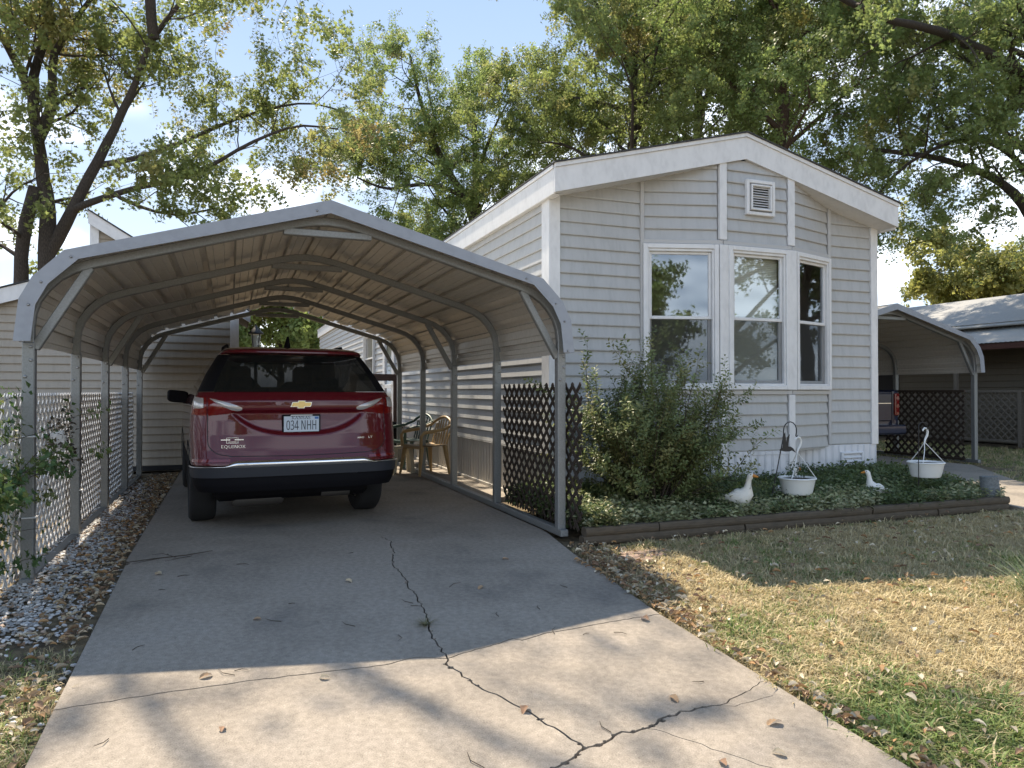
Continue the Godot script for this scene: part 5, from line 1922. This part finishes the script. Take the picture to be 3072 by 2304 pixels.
	# single leaves one can point at on the concrete
	var spots = [[-0.10, 3.74, 0.06], [0.42, 3.55, 0.05], [1.20, 2.95, 0.065], [1.87, 2.83, 0.06], [0.55, 2.55, 0.05], [1.75, 2.32, 0.05], [2.15, 2.50, 0.07], [0.28, 2.72, 0.055], [-0.02, 3.2, 0.045], [1.55, 4.6, 0.05], [-0.45, 5.55, 0.06], [-0.2, 8.9, 0.07], [1.95, 5.2, 0.05], [0.75, 5.0, 0.05], [2.28, 3.75, 0.07], [0.15, 4.45, 0.05], [2.0, 2.3, 0.055], [-0.55, 2.95, 0.08]]
	for k in spots.size():
		var s = spots[k]
		var d = s[1]
		var o = part(self, "dry_leaf", dl[k % 3], M["leaf_brown%d" % (k % 3)], Transform3D(turn_up(rng, s[2]), V(s[0], gh(d) + 0.003, d)))
		tag(o, "curled dry leaf lying alone on the concrete drive", "leaf", "single leaves on the drive")
	# twig on the drive and chips of bark, as litter
	var tw := MB.new()
	for i in 26:
		var d = rng.randf_range(2.3, 6.2)
		var p = V(rng.randf_range(-0.6, 2.3), gh(d) + 0.005, d)
		var a = rng.randf() * TAU
		var L = rng.randf_range(0.02, 0.07)
		tw.tube([p, p + Vector3(cos(a), 0.08, sin(a)) * L, p + Vector3(cos(a + 0.3), 0.05, sin(a + 0.3)) * L * 1.8], [0.0022, 0.002, 0.001], 4)
	var lit = part(self, "twig_litter", tw, M.twig)
	lit.set_meta("kind", "stuff")
	tag(lit, "tiny twigs and bark crumbs scattered on the drive", "twigs")
	var tg = thing("fallen_twig", "forked dry twig lying at the broken edge of the drive", "twig", V(-0.42, gh(5.9) + 0.006, 5.93))
	var fm := MB.new()
	fm.tube([Vector3(-0.35, 0, 0.03), Vector3(-0.1, 0.012, 0), Vector3(0.12, 0.015, -0.03), Vector3(0.30, 0.02, -0.10)], [0.003, 0.004, 0.004, 0.002], 5)
	part(tg, "stem", fm, M.twig)
	for q in [[-0.05, 0.10], [0.05, -0.12], [0.16, 0.09]]:
		var sm := MB.new()
		sm.tube([Vector3(q[0], 0.012, 0), Vector3(q[0] - 0.09, 0.02, q[1]), Vector3(q[0] - 0.17, 0.012, q[1] * 1.3)], [0.0025, 0.002, 0.001], 4)
		part(tg, "side_shoot", sm, M.twig)
	# weed in the crack
	var wd = thing("weed_tuft", "small weed tuft growing from the long crack in the drive", "weed", V(1.04, gh(4.08), 4.08))
	var wm := MB.new()
	for i in 60:
		var a = rng.randf() * TAU
		var L = rng.randf_range(0.05, 0.15)
		var dv = Vector3(cos(a), 0, sin(a))
		var w = dv.cross(Vector3.UP) * 0.002
		wm.col = Color(0.09, 0.12, 0.04).lerp(Color(0.28, 0.22, 0.12), rng.randf())
		wm.tri(-w, w, dv * L + Vector3(0, rng.randf_range(0.005, 0.045), 0))
	part(wd, "blades", wm, M.grass_blade)
	# --- the planted bed
	var bed := MB.new()
	var rows = []
	for j in 9:
		var r = []
		for i in 30:
			r.append(V(lerpf(2.80, 7.86, i / 29.0), 0.055 + 0.05 * j / 8.0 + 0.012 * sin(i * 1.9 + j * 2.3), lerpf(5.53, 7.02, j / 8.0)))
		rows.append(r)
	bed.skin(rows, false)
	struct("planting_bed", bed, M.mulch)
	var plants = [sprig(91, 12, 0.17, 0.05, 0.030, false, 0.1), sprig(92, 13, 0.20, 0.048, 0.028, false, 0.15), sprig(93, 11, 0.15, 0.055, 0.033, false, 0.05)]
	xf = [[], [], []]
	cl = [[], [], []]
	for i in 4600:
		var x = rng.randf_range(2.78, 7.9)
		var d = rng.randf_range(5.50, 6.98)
		var z = zone.get_noise_2d(x * 0.8 + 20, d * 1.4)
		if d < 5.62 and rng.randf() < 0.35: continue
		if rng.randf() < smoothstep(0.5, 0.1, Vector2((x - 6.4) / 1.0, (d - 5.75) / 0.25).length()) * 0.5: continue
		var k = rng.randi() % 3
		var tall = 0.75 + 0.6 * smoothstep(5.5, 6.6, d) + 0.25 * z
		var lean = Vector3(rng.randf_range(-0.7, 0.7), 1, rng.randf_range(-0.7, 0.7)).normalized()
		var xx = lean.cross(Vector3(rng.randf_range(-1, 1), 0.1, rng.randf_range(-1, 1))).normalized()
		xf[k].append(Transform3D(Basis(xx, lean, xx.cross(lean)).scaled(Vector3(1, tall, 1) * rng.randf_range(0.8, 1.15)), V(x, 0.05 + 0.03 * (d - 5.5), d)))
		var c = Color(0.11, 0.155, 0.06).lerp(Color(0.16, 0.20, 0.09), rng.randf())
		# variegated along the front edge; extra pale leaves at left stand for sunlight
		var pale = smoothstep(6.4, 5.7, d) * smoothstep(-0.25, 0.15, z + (0.35 if x < 4.1 else 0.0))
		if rng.randf() < pale * 0.85: c = Color(0.30, 0.33, 0.17).lerp(Color(0.46, 0.46, 0.30), rng.randf())
		cl[k].append(c * rng.randf_range(0.75, 1.25))
	for k in 3:
		var o = many(self, "ground_cover", plants[k], M.leaf_small, xf[k], cl[k])
		o.set_meta("label", ["low variegated vinca filling the bed", "dark green creeping vinca in the bed", "pale edged leaves along the timbers"][k])
		o.set_meta("category", "ground cover")
	# shallow planting along the side lattice
	var xf2 = []
	var cl2 = []
	for i in 260:
		var d = rng.randf_range(5.5, 7.3)
		xf2.append(Transform3D(turn_up(rng, rng.randf_range(0.9, 1.4)), V(2.76 + rng.randf() * 0.3, 0.03, d)))
		cl2.append(Color(0.11, 0.155, 0.06).lerp(Color(0.16, 0.20, 0.09), rng.randf()) * rng.randf_range(0.75, 1.25))
	var o2 = many(self, "ground_cover", plants[0], M.leaf_small, xf2, cl2)
	o2.set_meta("label", "vinca creeping behind the dark trellis")
	o2.set_meta("category", "ground cover")

# ---------- garden things ----------
func timber_mesh(L) -> ArrayMesh:
	var mb := MB.new()
	var prof = []
	for q in [[-0.036, -0.030], [-0.045, -0.018], [-0.049, 0.0], [-0.045, 0.020], [-0.036, 0.033], [0.036, 0.033], [0.045, 0.020], [0.049, 0.0], [0.045, -0.018], [0.036, -0.030]]: prof.append(Vector2(q[0], q[1] * 1.13))
	var rings = []
	for k in 13:
		var g = []
		for q in prof: g.append(Vector3(L * k / 12.0, q.y + 0.0025 * sin(k * 2.1), q.x + 0.002 * sin(k * 1.3 + 1.0)))
		rings.append(g)
	for k in 12:
		for s in prof.size():
			var b = (s + 1) % prof.size()
			mb.quad(rings[k][s], rings[k + 1][s], rings[k + 1][b], rings[k][b])
	mb.fan(rings[0])
	mb.fan(rings[12])
	return mb.mesh()

func garden():
	var e = thing("garden_edging", "two courses of dark rounded landscape timbers edging the bed", "edging", V(2.74, -0.05, 5.50))
	for q in [[0.0, 0.036, 1.62], [1.64, 0.036, 2.4], [4.06, 0.036, 1.05], [0.02, 0.108, 0.7], [0.73, 0.108, 2.42], [3.17, 0.108, 1.95]]:
		part(e, "timber", timber_mesh(q[2]), M.timber, Transform3D(Basis(), Vector3(q[0], q[1], 0.0)))
	part(e, "timber", timber_mesh(1.2), M.timber, Transform3D(Basis(Vector3.UP, PI / 2), Vector3(5.12, 0.036, -0.06)))
	# bricks sunk in the lawn by the drive
	var b = thing("brick_paving", "few worn red bricks sunk flush in the lawn by the timbers", "paving", V(2.93, gh(5.1), 5.05))
	var bm := MB.new()
	bm.cbox(Vector3.ZERO, Vector3(0.20, 0.05, 0.098), 0.006)
	var bmesh = bm.mesh()
	for q in [[0, 0], [0.21, 0.01], [0.10, -0.105], [0.31, -0.10], [0.05, 0.11]]:
		part(b, "brick", bmesh, M.brick, Transform3D(Basis(Vector3.UP, q[0] * 0.2), Vector3(q[0], -0.040 + q[0] * 0.01, q[1])))
	# stone block at the end of the bed
	var r := RandomNumberGenerator.new()
	r.seed = 95
	var sm := MB.new()
	var rings = []
	for k in 7:
		var g = []
		var t = k / 6.0
		for j in 12:
			var a = TAU * j / 12
			var sq = 1.0 / maxf(absf(cos(a)), absf(sin(a)))
			var rad = lerpf(1.0, minf(sq, 1.25), 0.8) * (0.105 - 0.012 * t) * (0.93 + 0.14 * r.randf())
			g.append(Vector3(cos(a) * rad + 0.01 * t - 0.035 * (1 - t) * -1, 0.225 * t + 0.01 * r.randf(), sin(a) * rad * 0.75))
		rings.append(g)
	sm.skin(rings)
	var capr = []
	for q in rings[6]: capr.append(q)
	sm.fan(capr)
	var so = thing("stone_block", "rough blue grey stone block standing at the end of the timbers", "stone", V(7.75, 0.07, 5.62))
	part(so, "block", sm, M.paver_stone)
	# pale fieldstones behind the far basket
	for q in [[7.75, 6.85, 0.30], [7.72, 6.1, 0.20]]:
		var o = part(self, "field_stone", stone_mesh(96 + int(q[2] * 10)), M.stone_pale, Transform3D(Basis(Vector3.UP, q[2] * 9).scaled(Vector3(q[2], q[2] * 0.9, q[2])), V(q[0], 0.14, q[1])))
		tag(o, "pale rounded fieldstone lying in the greenery by the house corner" if q[1] > 6.5 else "pale rounded fieldstone beside the far white basket", "stone")
	goose("white goose statue with orange bill nearest the shrub", V(4.54, 0.12, 5.74), -0.95, 0.95)
	goose("white goose statue with orange bill behind the hanging basket", V(5.41, 0.10, 6.08), -0.1, 0.98)
	goose("small pale goose statue between the two white baskets", V(6.49, 0.08, 5.95), 2.3, 0.84)
	# shepherd hooks and baskets
	var h1 = thing("shepherd_hook", "black iron shepherd hook with a hummingbird cutout", "plant hook", V(4.97, 0.04, 5.85))
	var hm := MB.new()
	var pts = [Vector3(0, 0, 0), Vector3(0.10, 0.40, 0), Vector3(0.185, 0.74, 0)]
	for k in 9:
		var a = PI - PI * 1.05 * k / 8.0
		pts.append(Vector3(0.268 + 0.082 * cos(a), 0.80 + 0.088 * sin(a), 0))
	pts.append(Vector3(0.340, 0.745, 0))
	pts.append(Vector3(0.350, 0.735, 0))
	pts.append(Vector3(0.362, 0.748, 0))
	hm.tube(pts, 0.0055, 8)
	part(h1, "pole", hm, M.black_iron)
	var bird := MB.new()
	bird.prism([Vector2(0.13, 0.605), Vector2(0.16, 0.60), Vector2(0.20, 0.592), Vector2(0.25, 0.592), Vector2(0.285, 0.60), Vector2(0.335, 0.578), Vector2(0.300, 0.622), Vector2(0.27, 0.64), Vector2(0.235, 0.645), Vector2(0.258, 0.765), Vector2(0.225, 0.735), Vector2(0.214, 0.68), Vector2(0.20, 0.785), Vector2(0.168, 0.74), Vector2(0.172, 0.66), Vector2(0.165, 0.632), Vector2(0.14, 0.622)], Vector3(0, 0, 0.008), Vector3.RIGHT, Vector3.UP, Vector3(0, 0, -0.004))
	part(h1, "bird_cutout", bird, M.black_iron)
	basket("white plastic hanging basket with dry sprigs under the hummingbird hook", V(5.325, 0.205, 5.85), 0.182, 0.165, Vector3(0.0, 0.555, 0), true)
	var h2 = thing("shepherd_hook", "thin dark iron plant stake beside the far white basket", "plant hook", V(6.93, 0.04, 5.80))
	hm = MB.new()
	pts = [Vector3(0, 0, 0), Vector3(0, 0.5, 0), Vector3(0.004, 0.76, 0)]
	for k in 9:
		var a = PI - PI * k / 8.0
		pts.append(Vector3(0.086 + 0.082 * cos(a), 0.80 + 0.06 * sin(a), -0.03 * k / 8.0))
	pts.append(Vector3(0.168, 0.775, -0.03))
	hm.tube(pts, 0.0045, 8)
	part(h2, "pole", hm, M.black_iron)
	basket("white plastic hanging basket with twisted hanger near the house corner", V(7.11, 0.30, 5.86), 0.186, 0.165, Vector3(-0.02, 0.52, 0), false)

func basket(label, at, r, h, top, plants):
	var b = thing("hanging_basket", label, "hanging basket", at)
	var mb := MB.new()
	var rings = []
	for q in [[0.74, 0.0], [0.80, 0.12], [0.95, 0.88], [1.0, 0.90], [1.02, 0.95], [1.0, 1.0], [0.94, 1.0], [0.92, 0.9], [0.74, 0.1]]:
		var g = []
		for k in 28:
			var a = TAU * k / 28
			g.append(Vector3(cos(a) * r * q[0], h * q[1], sin(a) * r * q[0]))
		rings.append(g)
	mb.skin(rings)
	mb.fan(rings[0])
	part(b, "pot", mb, M.pot_white)
	var soil := MB.new()
	var g2 = []
	for k in 20: g2.append(Vector3(cos(TAU * k / 20) * r * 0.9, h * 0.88, sin(TAU * k / 20) * r * 0.9))
	soil.fan(g2)
	part(b, "potting_soil", soil, M.mulch)
	for k in 3:
		var a = TAU * k / 3 + 0.5
		var w := MB.new()
		var p = Vector3(cos(a) * r * 0.97, h, sin(a) * r * 0.97)
		w.tube([p, p.lerp(top - Vector3(0, 0.15, 0), 0.6) + Vector3(0.01, 0, 0), top - Vector3(0, 0.14, 0)], 0.0045, 6)
		part(b, "hanger_wire", w, M.pot_white)
	var hk := MB.new()
	var pts = []
	for q in [[0, -0.15], [0.012, -0.11], [0.04, -0.07], [0.05, -0.03], [0.035, 0.005], [0.005, 0.012], [-0.02, -0.005], [-0.022, -0.02]]: pts.append(top + Vector3(q[0], q[1], 0))
	hk.tube(pts, [0.008, 0.011, 0.012, 0.012, 0.011, 0.010, 0.009, 0.007], 8)
	part(b, "hook", hk, M.pot_white)
	if plants:
		var rng := RandomNumberGenerator.new()
		rng.seed = 97
		var xf = []
		var cl = []
		for k in 16:
			xf.append(Transform3D(Basis(Vector3.UP, rng.randf() * TAU) * Basis(Vector3.RIGHT, rng.randf_range(-0.5, 0.5)), Vector3(rng.randf_range(-0.12, 0.06), h * 0.88, rng.randf_range(-0.08, 0.08))))
			cl.append(Color(0.06, 0.10, 0.04) * rng.randf_range(0.7, 1.5))
		many(b, "sprigs", sprig(98, 9, 0.17, 0.035, 0.014, false, -0.2), M.leaf_small, xf, cl)

func goose(label, at, turn, sc):
	var g = thing("goose_statue", label, "statue", at, turn, "goose statues in the bed")
	var mb := MB.new()
	# [along, height, half width, half height] along the spine, facing +x
	var sp = [[-0.17, 0.075, 0.004, 0.004], [-0.15, 0.085, 0.022, 0.016], [-0.10, 0.095, 0.055, 0.05], [-0.03, 0.105, 0.078, 0.085], [0.03, 0.125, 0.074, 0.088], [0.065, 0.165, 0.056, 0.062], [0.078, 0.215, 0.036, 0.038], [0.082, 0.26, 0.027, 0.028], [0.088, 0.295, 0.025, 0.026], [0.098, 0.322, 0.030, 0.031], [0.112, 0.338, 0.029, 0.027], [0.128, 0.340, 0.018, 0.017], [0.138, 0.338, 0.004, 0.004]]
	var rings = []
	for k in sp.size():
		var q = sp[k]
		var a0 = sp[maxi(k - 1, 0)]
		var a1 = sp[mini(k + 1, sp.size() - 1)]
		var t = Vector2(a1[0] - a0[0], a1[1] - a0[1]).normalized()
		var n = Vector2(-t.y, t.x)
		var ring = []
		for j in 16:
			var a = TAU * j / 16
			ring.append(Vector3(q[0] + n.x * sin(a) * q[3] * (1.18 if k < 6 else 1.0), q[1] + n.y * sin(a) * q[3], cos(a) * q[2]) * sc)
		rings.append(ring)
	mb.skin(rings)
	part(g, "body", mb, M.goose_white)
	var bk := MB.new()
	bk.tube([Vector3(0.128, 0.336, 0) * sc, Vector3(0.150, 0.330, 0) * sc, Vector3(0.178, 0.322, 0) * sc], [0.018 * sc, 0.014 * sc, 0.006 * sc], 10)
	part(g, "bill", bk, M.beak_orange)
	for s in [-1, 1]:
		var w := MB.new()
		var wr = []
		for k in 6:
			var t = k / 5.0
			var ring = []
			for j in 8:
				var a = TAU * j / 8
				ring.append(Vector3(lerpf(0.04, -0.15, t) + 0.0 * a, 0.11 + 0.045 * sin(a) * sin(PI * (t * 0.9 + 0.08)) + 0.01 * t, s * (0.070 - 0.045 * t * t + 0.014 * cos(a) * sin(PI * (t * 0.9 + 0.08)))) * sc)
			wr.append(ring)
		w.skin(wr)
		part(g, "wing", w, M.goose_white)
		var ey := MB.new()
		ey.tube([Vector3(0.112, 0.346, s * 0.026) * sc, Vector3(0.112, 0.346, s * 0.030) * sc], [0.005, 0.003], 8)
		part(g, "eye", ey, M.black_plastic)

func plastic_chair(label, at, turn, m):
	var c = thing("patio_chair", label, "chair", at, turn, "plastic patio chairs")
	# faces +z; seat at 0.42
	for q in [[-0.24, 0.24], [0.24, 0.24], [-0.22, -0.22], [0.22, -0.22]]:
		var lg := MB.new()
		var up = Vector3(q[0] * 0.92, 0.42, q[1] * 0.9)
		var dn = Vector3(q[0] * 1.12, 0.0, q[1] * 1.15)
		var rr = []
		for k in 4:
			var p = dn.lerp(up, k / 3.0)
			var s = lerpf(0.022, 0.045, k / 3.0)
			var ring = []
			for j in 8:
				var a = TAU * j / 8
				ring.append(p + Vector3(cos(a) * s, 0, sin(a) * s * 0.75))
			rr.append(ring)
		lg.skin(rr)
		part(c, "leg", lg, m)
	var st := MB.new()
	var rows = []
	for j in 9:
		var r = []
		for i in 9:
			var u = lerpf(-1, 1, i / 8.0)
			var v = lerpf(-1, 1, j / 8.0)
			r.append(Vector3(u * 0.235 * (1 - 0.08 * v * v), 0.42 + 0.018 * (u * u + v * v) - 0.012, v * 0.235))
		rows.append(r)
	st.skin(rows, false)
	var rows2 = []
	for r in rows:
		var q = []
		for p in r: q.append(p - Vector3(0, 0.012, 0))
		q.reverse()
		rows2.append(q)
	st.skin(rows2, false)
	st.cbox(Vector3(0, 0.405, 0.235), Vector3(0.46, 0.05, 0.02), 0.006)
	part(c, "seat", st, m)
	# back: uprights fanning to a rounded top rail
	var bk := MB.new()
	for i in 7:
		var u = lerpf(-1, 1, i / 6.0)
		bk.bar(Vector3(u * 0.19, 0.43, -0.235), Vector3(u * 0.20, 0.80 - 0.07 * u * u, -0.33), 0.034, 0.010, Vector3(0, 0.3, 1), 0.003)
	part(c, "backrest", bk, m)
	var top := MB.new()
	var tp = []
	for i in 11:
		var u = lerpf(-1, 1, i / 10.0)
		tp.append(Vector3(u * 0.265, 0.83 - 0.11 * u * u, -0.335 + 0.05 * u * u))
	top.tube(tp, 0.022, 8)
	part(c, "top_rail", top, m)
	for s in [-1, 1]:
		var ar := MB.new()
		ar.tube([Vector3(s * 0.265, 0.72, -0.285), Vector3(s * 0.285, 0.66, -0.12), Vector3(s * 0.288, 0.635, 0.08), Vector3(s * 0.285, 0.62, 0.21), Vector3(s * 0.275, 0.57, 0.255), Vector3(s * 0.25, 0.40, 0.245)], [0.022, 0.024, 0.026, 0.026, 0.024, 0.024], 8)
		part(c, "armrest", ar, m)

func yard_things():
	plastic_chair("tan plastic patio chair behind the carport posts", V(2.70, 0.02, 10.55), -1.25, M.chair_tan)
	plastic_chair("dark green plastic patio chair behind the tan one", V(2.72, 0.02, 11.75), -1.2, M.chair_green)
	var t = thing("side_table", "small cream plastic side table next to the tan chair", "table", V(2.44, 0.0, 11.0))
	var tp := MB.new()
	tp.cbox(Vector3(0, 0.385, 0), Vector3(0.30, 0.03, 0.30), 0.01)
	part(t, "table_top", tp, M.cream_plastic)
	for q in [[-1, -1], [1, -1], [1, 1], [-1, 1]]:
		var lg := MB.new()
		lg.bar(Vector3(q[0] * 0.14, 0, q[1] * 0.14), Vector3(q[0] * 0.115, 0.37, q[1] * 0.115), 0.06, 0.03, Vector3(0, 0, 1), 0.006)
		part(t, "leg", lg, M.cream_plastic)
	# porch by the side door
	var p = thing("porch", "brown wooden porch with railing at the side door of the home", "porch", V(2.6, 0, 15.0))
	for k in 7:
		var b := MB.new()
		b.cbox(Vector3(-0.42 + k * 0.14, 0.545, 0), Vector3(0.13, 0.03, 2.4), 0.004)
		part(p, "deck_board", b, M.porch_brown)
	for z in [-1.15, 1.15]:
		for x in [-0.45]:
			var po := MB.new()
			po.cbox(Vector3(x, 0.75, z), Vector3(0.09, 1.5, 0.09), 0.005)
			part(p, "post", po, M.porch_brown)
	var rl := MB.new()
	rl.cbox(Vector3(-0.02, 1.50, 1.15), Vector3(0.98, 0.13, 0.05), 0.005)
	part(p, "railing", rl, M.porch_brown)
	var po2 := MB.new()
	po2.cbox(Vector3(0.36, 1.0, 1.15), Vector3(0.10, 1.0, 0.09), 0.005)
	part(p, "post", po2, M.porch_brown)
	for k in 2:
		var s := MB.new()
		s.cbox(Vector3(0, 0.18 + 0.18 * k, 1.55 - 0.25 * k), Vector3(0.9, 0.04, 0.28), 0.004)
		part(p, "step", s, M.porch_brown)
	var bx = thing("storage_tub", "black plastic tub standing at the foot of the porch", "tub", V(2.55, 0.0, 12.75))
	var bm := MB.new()
	var rings = []
	for q in [[0.8, 0.0], [0.9, 0.75], [1.0, 0.78], [1.0, 0.82], [0.86, 0.82], [0.74, 0.1]]:
		var g = []
		for k in 24: g.append(Vector3(cos(TAU * k / 24) * 0.26 * q[0], q[1] * 0.85, sin(TAU * k / 24) * 0.26 * q[0]))
		rings.append(g)
	bm.skin(rings)
	part(bx, "tub", bm, M.black_plastic)
	# lantern behind the shed corner
	var l = thing("yard_lantern", "black post lantern just past the corner of the shed", "lantern", V(0.42, 0, 13.6))
	var pm := MB.new()
	pm.tube([Vector3.ZERO, Vector3(0, 1.98, 0)], 0.03, 10)
	part(l, "post", pm, M.black_iron)
	var lm := MB.new()
	for k in 4:
		var a = TAU * k / 4 + PI / 4
		lm.bar(Vector3(cos(a) * 0.06, 1.98, sin(a) * 0.06), Vector3(cos(a) * 0.09, 2.24, sin(a) * 0.09), 0.014, 0.014, Vector3(0, 0, 1), 0.002)
	lm.tube([Vector3(0, 2.24, 0), Vector3(0, 2.26, 0), Vector3(0, 2.34, 0), Vector3(0, 2.40, 0)], [0.12, 0.13, 0.05, 0.01], 8)
	part(l, "lantern_head", lm, M.black_iron)
	var gm := MB.new()
	gm.tube([Vector3(0, 1.99, 0), Vector3(0, 2.23, 0)], [0.055, 0.08], 8)
	part(l, "lamp_glass", gm, M.lamp_glass)
	# planter hung on the white lattice
	var w = thing("wall_planter", "small white planter of dried flowers hung on the white lattice", "planter", V(-1.28, 0.72, 6.62))
	var wm := MB.new()
	wm.tube([Vector3(0.03, 0.05, 0), Vector3(0.035, 0.10, 0), Vector3(0.03, 0.17, 0), Vector3(0.02, 0.20, 0)], [0.035, 0.055, 0.06, 0.045], 12)
	part(w, "pot", wm, M.vinyl_white)
	var rng := RandomNumberGenerator.new()
	rng.seed = 99
	var xf = []
	var cl = []
	for k in 14:
		xf.append(Transform3D(Basis(Vector3.UP, rng.randf() * TAU) * Basis(Vector3.RIGHT, rng.randf_range(0.4, 2.6)), Vector3(0.04, rng.randf_range(0.0, 0.22), rng.randf_range(-0.05, 0.05))))
		cl.append(Color(0.07, 0.06, 0.045) * rng.randf_range(0.6, 1.6))
	many(w, "sprigs", sprig(100, 9, 0.16, 0.045, 0.03, false, 0.1), M.leaf_small, xf, cl)

func _ready():
	sky_and_light()
	materials()
	M["stone_pale"] = mat("stone_pale", Color(0.42, 0.40, 0.34), 0.9)
	for q in [["leaf_brown0", Color(0.34, 0.22, 0.12)], ["leaf_brown1", Color(0.48, 0.40, 0.27)], ["leaf_brown2", Color(0.26, 0.15, 0.085)]]:
		var m = mat(q[0], q[1], 0.8)
		m.backlight_enabled = true
		m.backlight = gray(0.25).linear_to_srgb()
	ground_and_drive()
	mobile_home()
	shed()
	var cp = carport("grey metal carport sheltering the red car", "metal carports", 0.70, 5.74, 5, -0.045, true)
	cp.set_meta("label", "large grey metal carport over the concrete drive")
	carport("small looking grey metal carport next door over the blue truck", "metal carports", 10.1, 8.98, 4, 0.0, false)
	lattices()
	neighbor_house()
	trees()
	the_car()
	the_truck()
	shrubs()
	garden()
	yard_things()
	ground_cover()
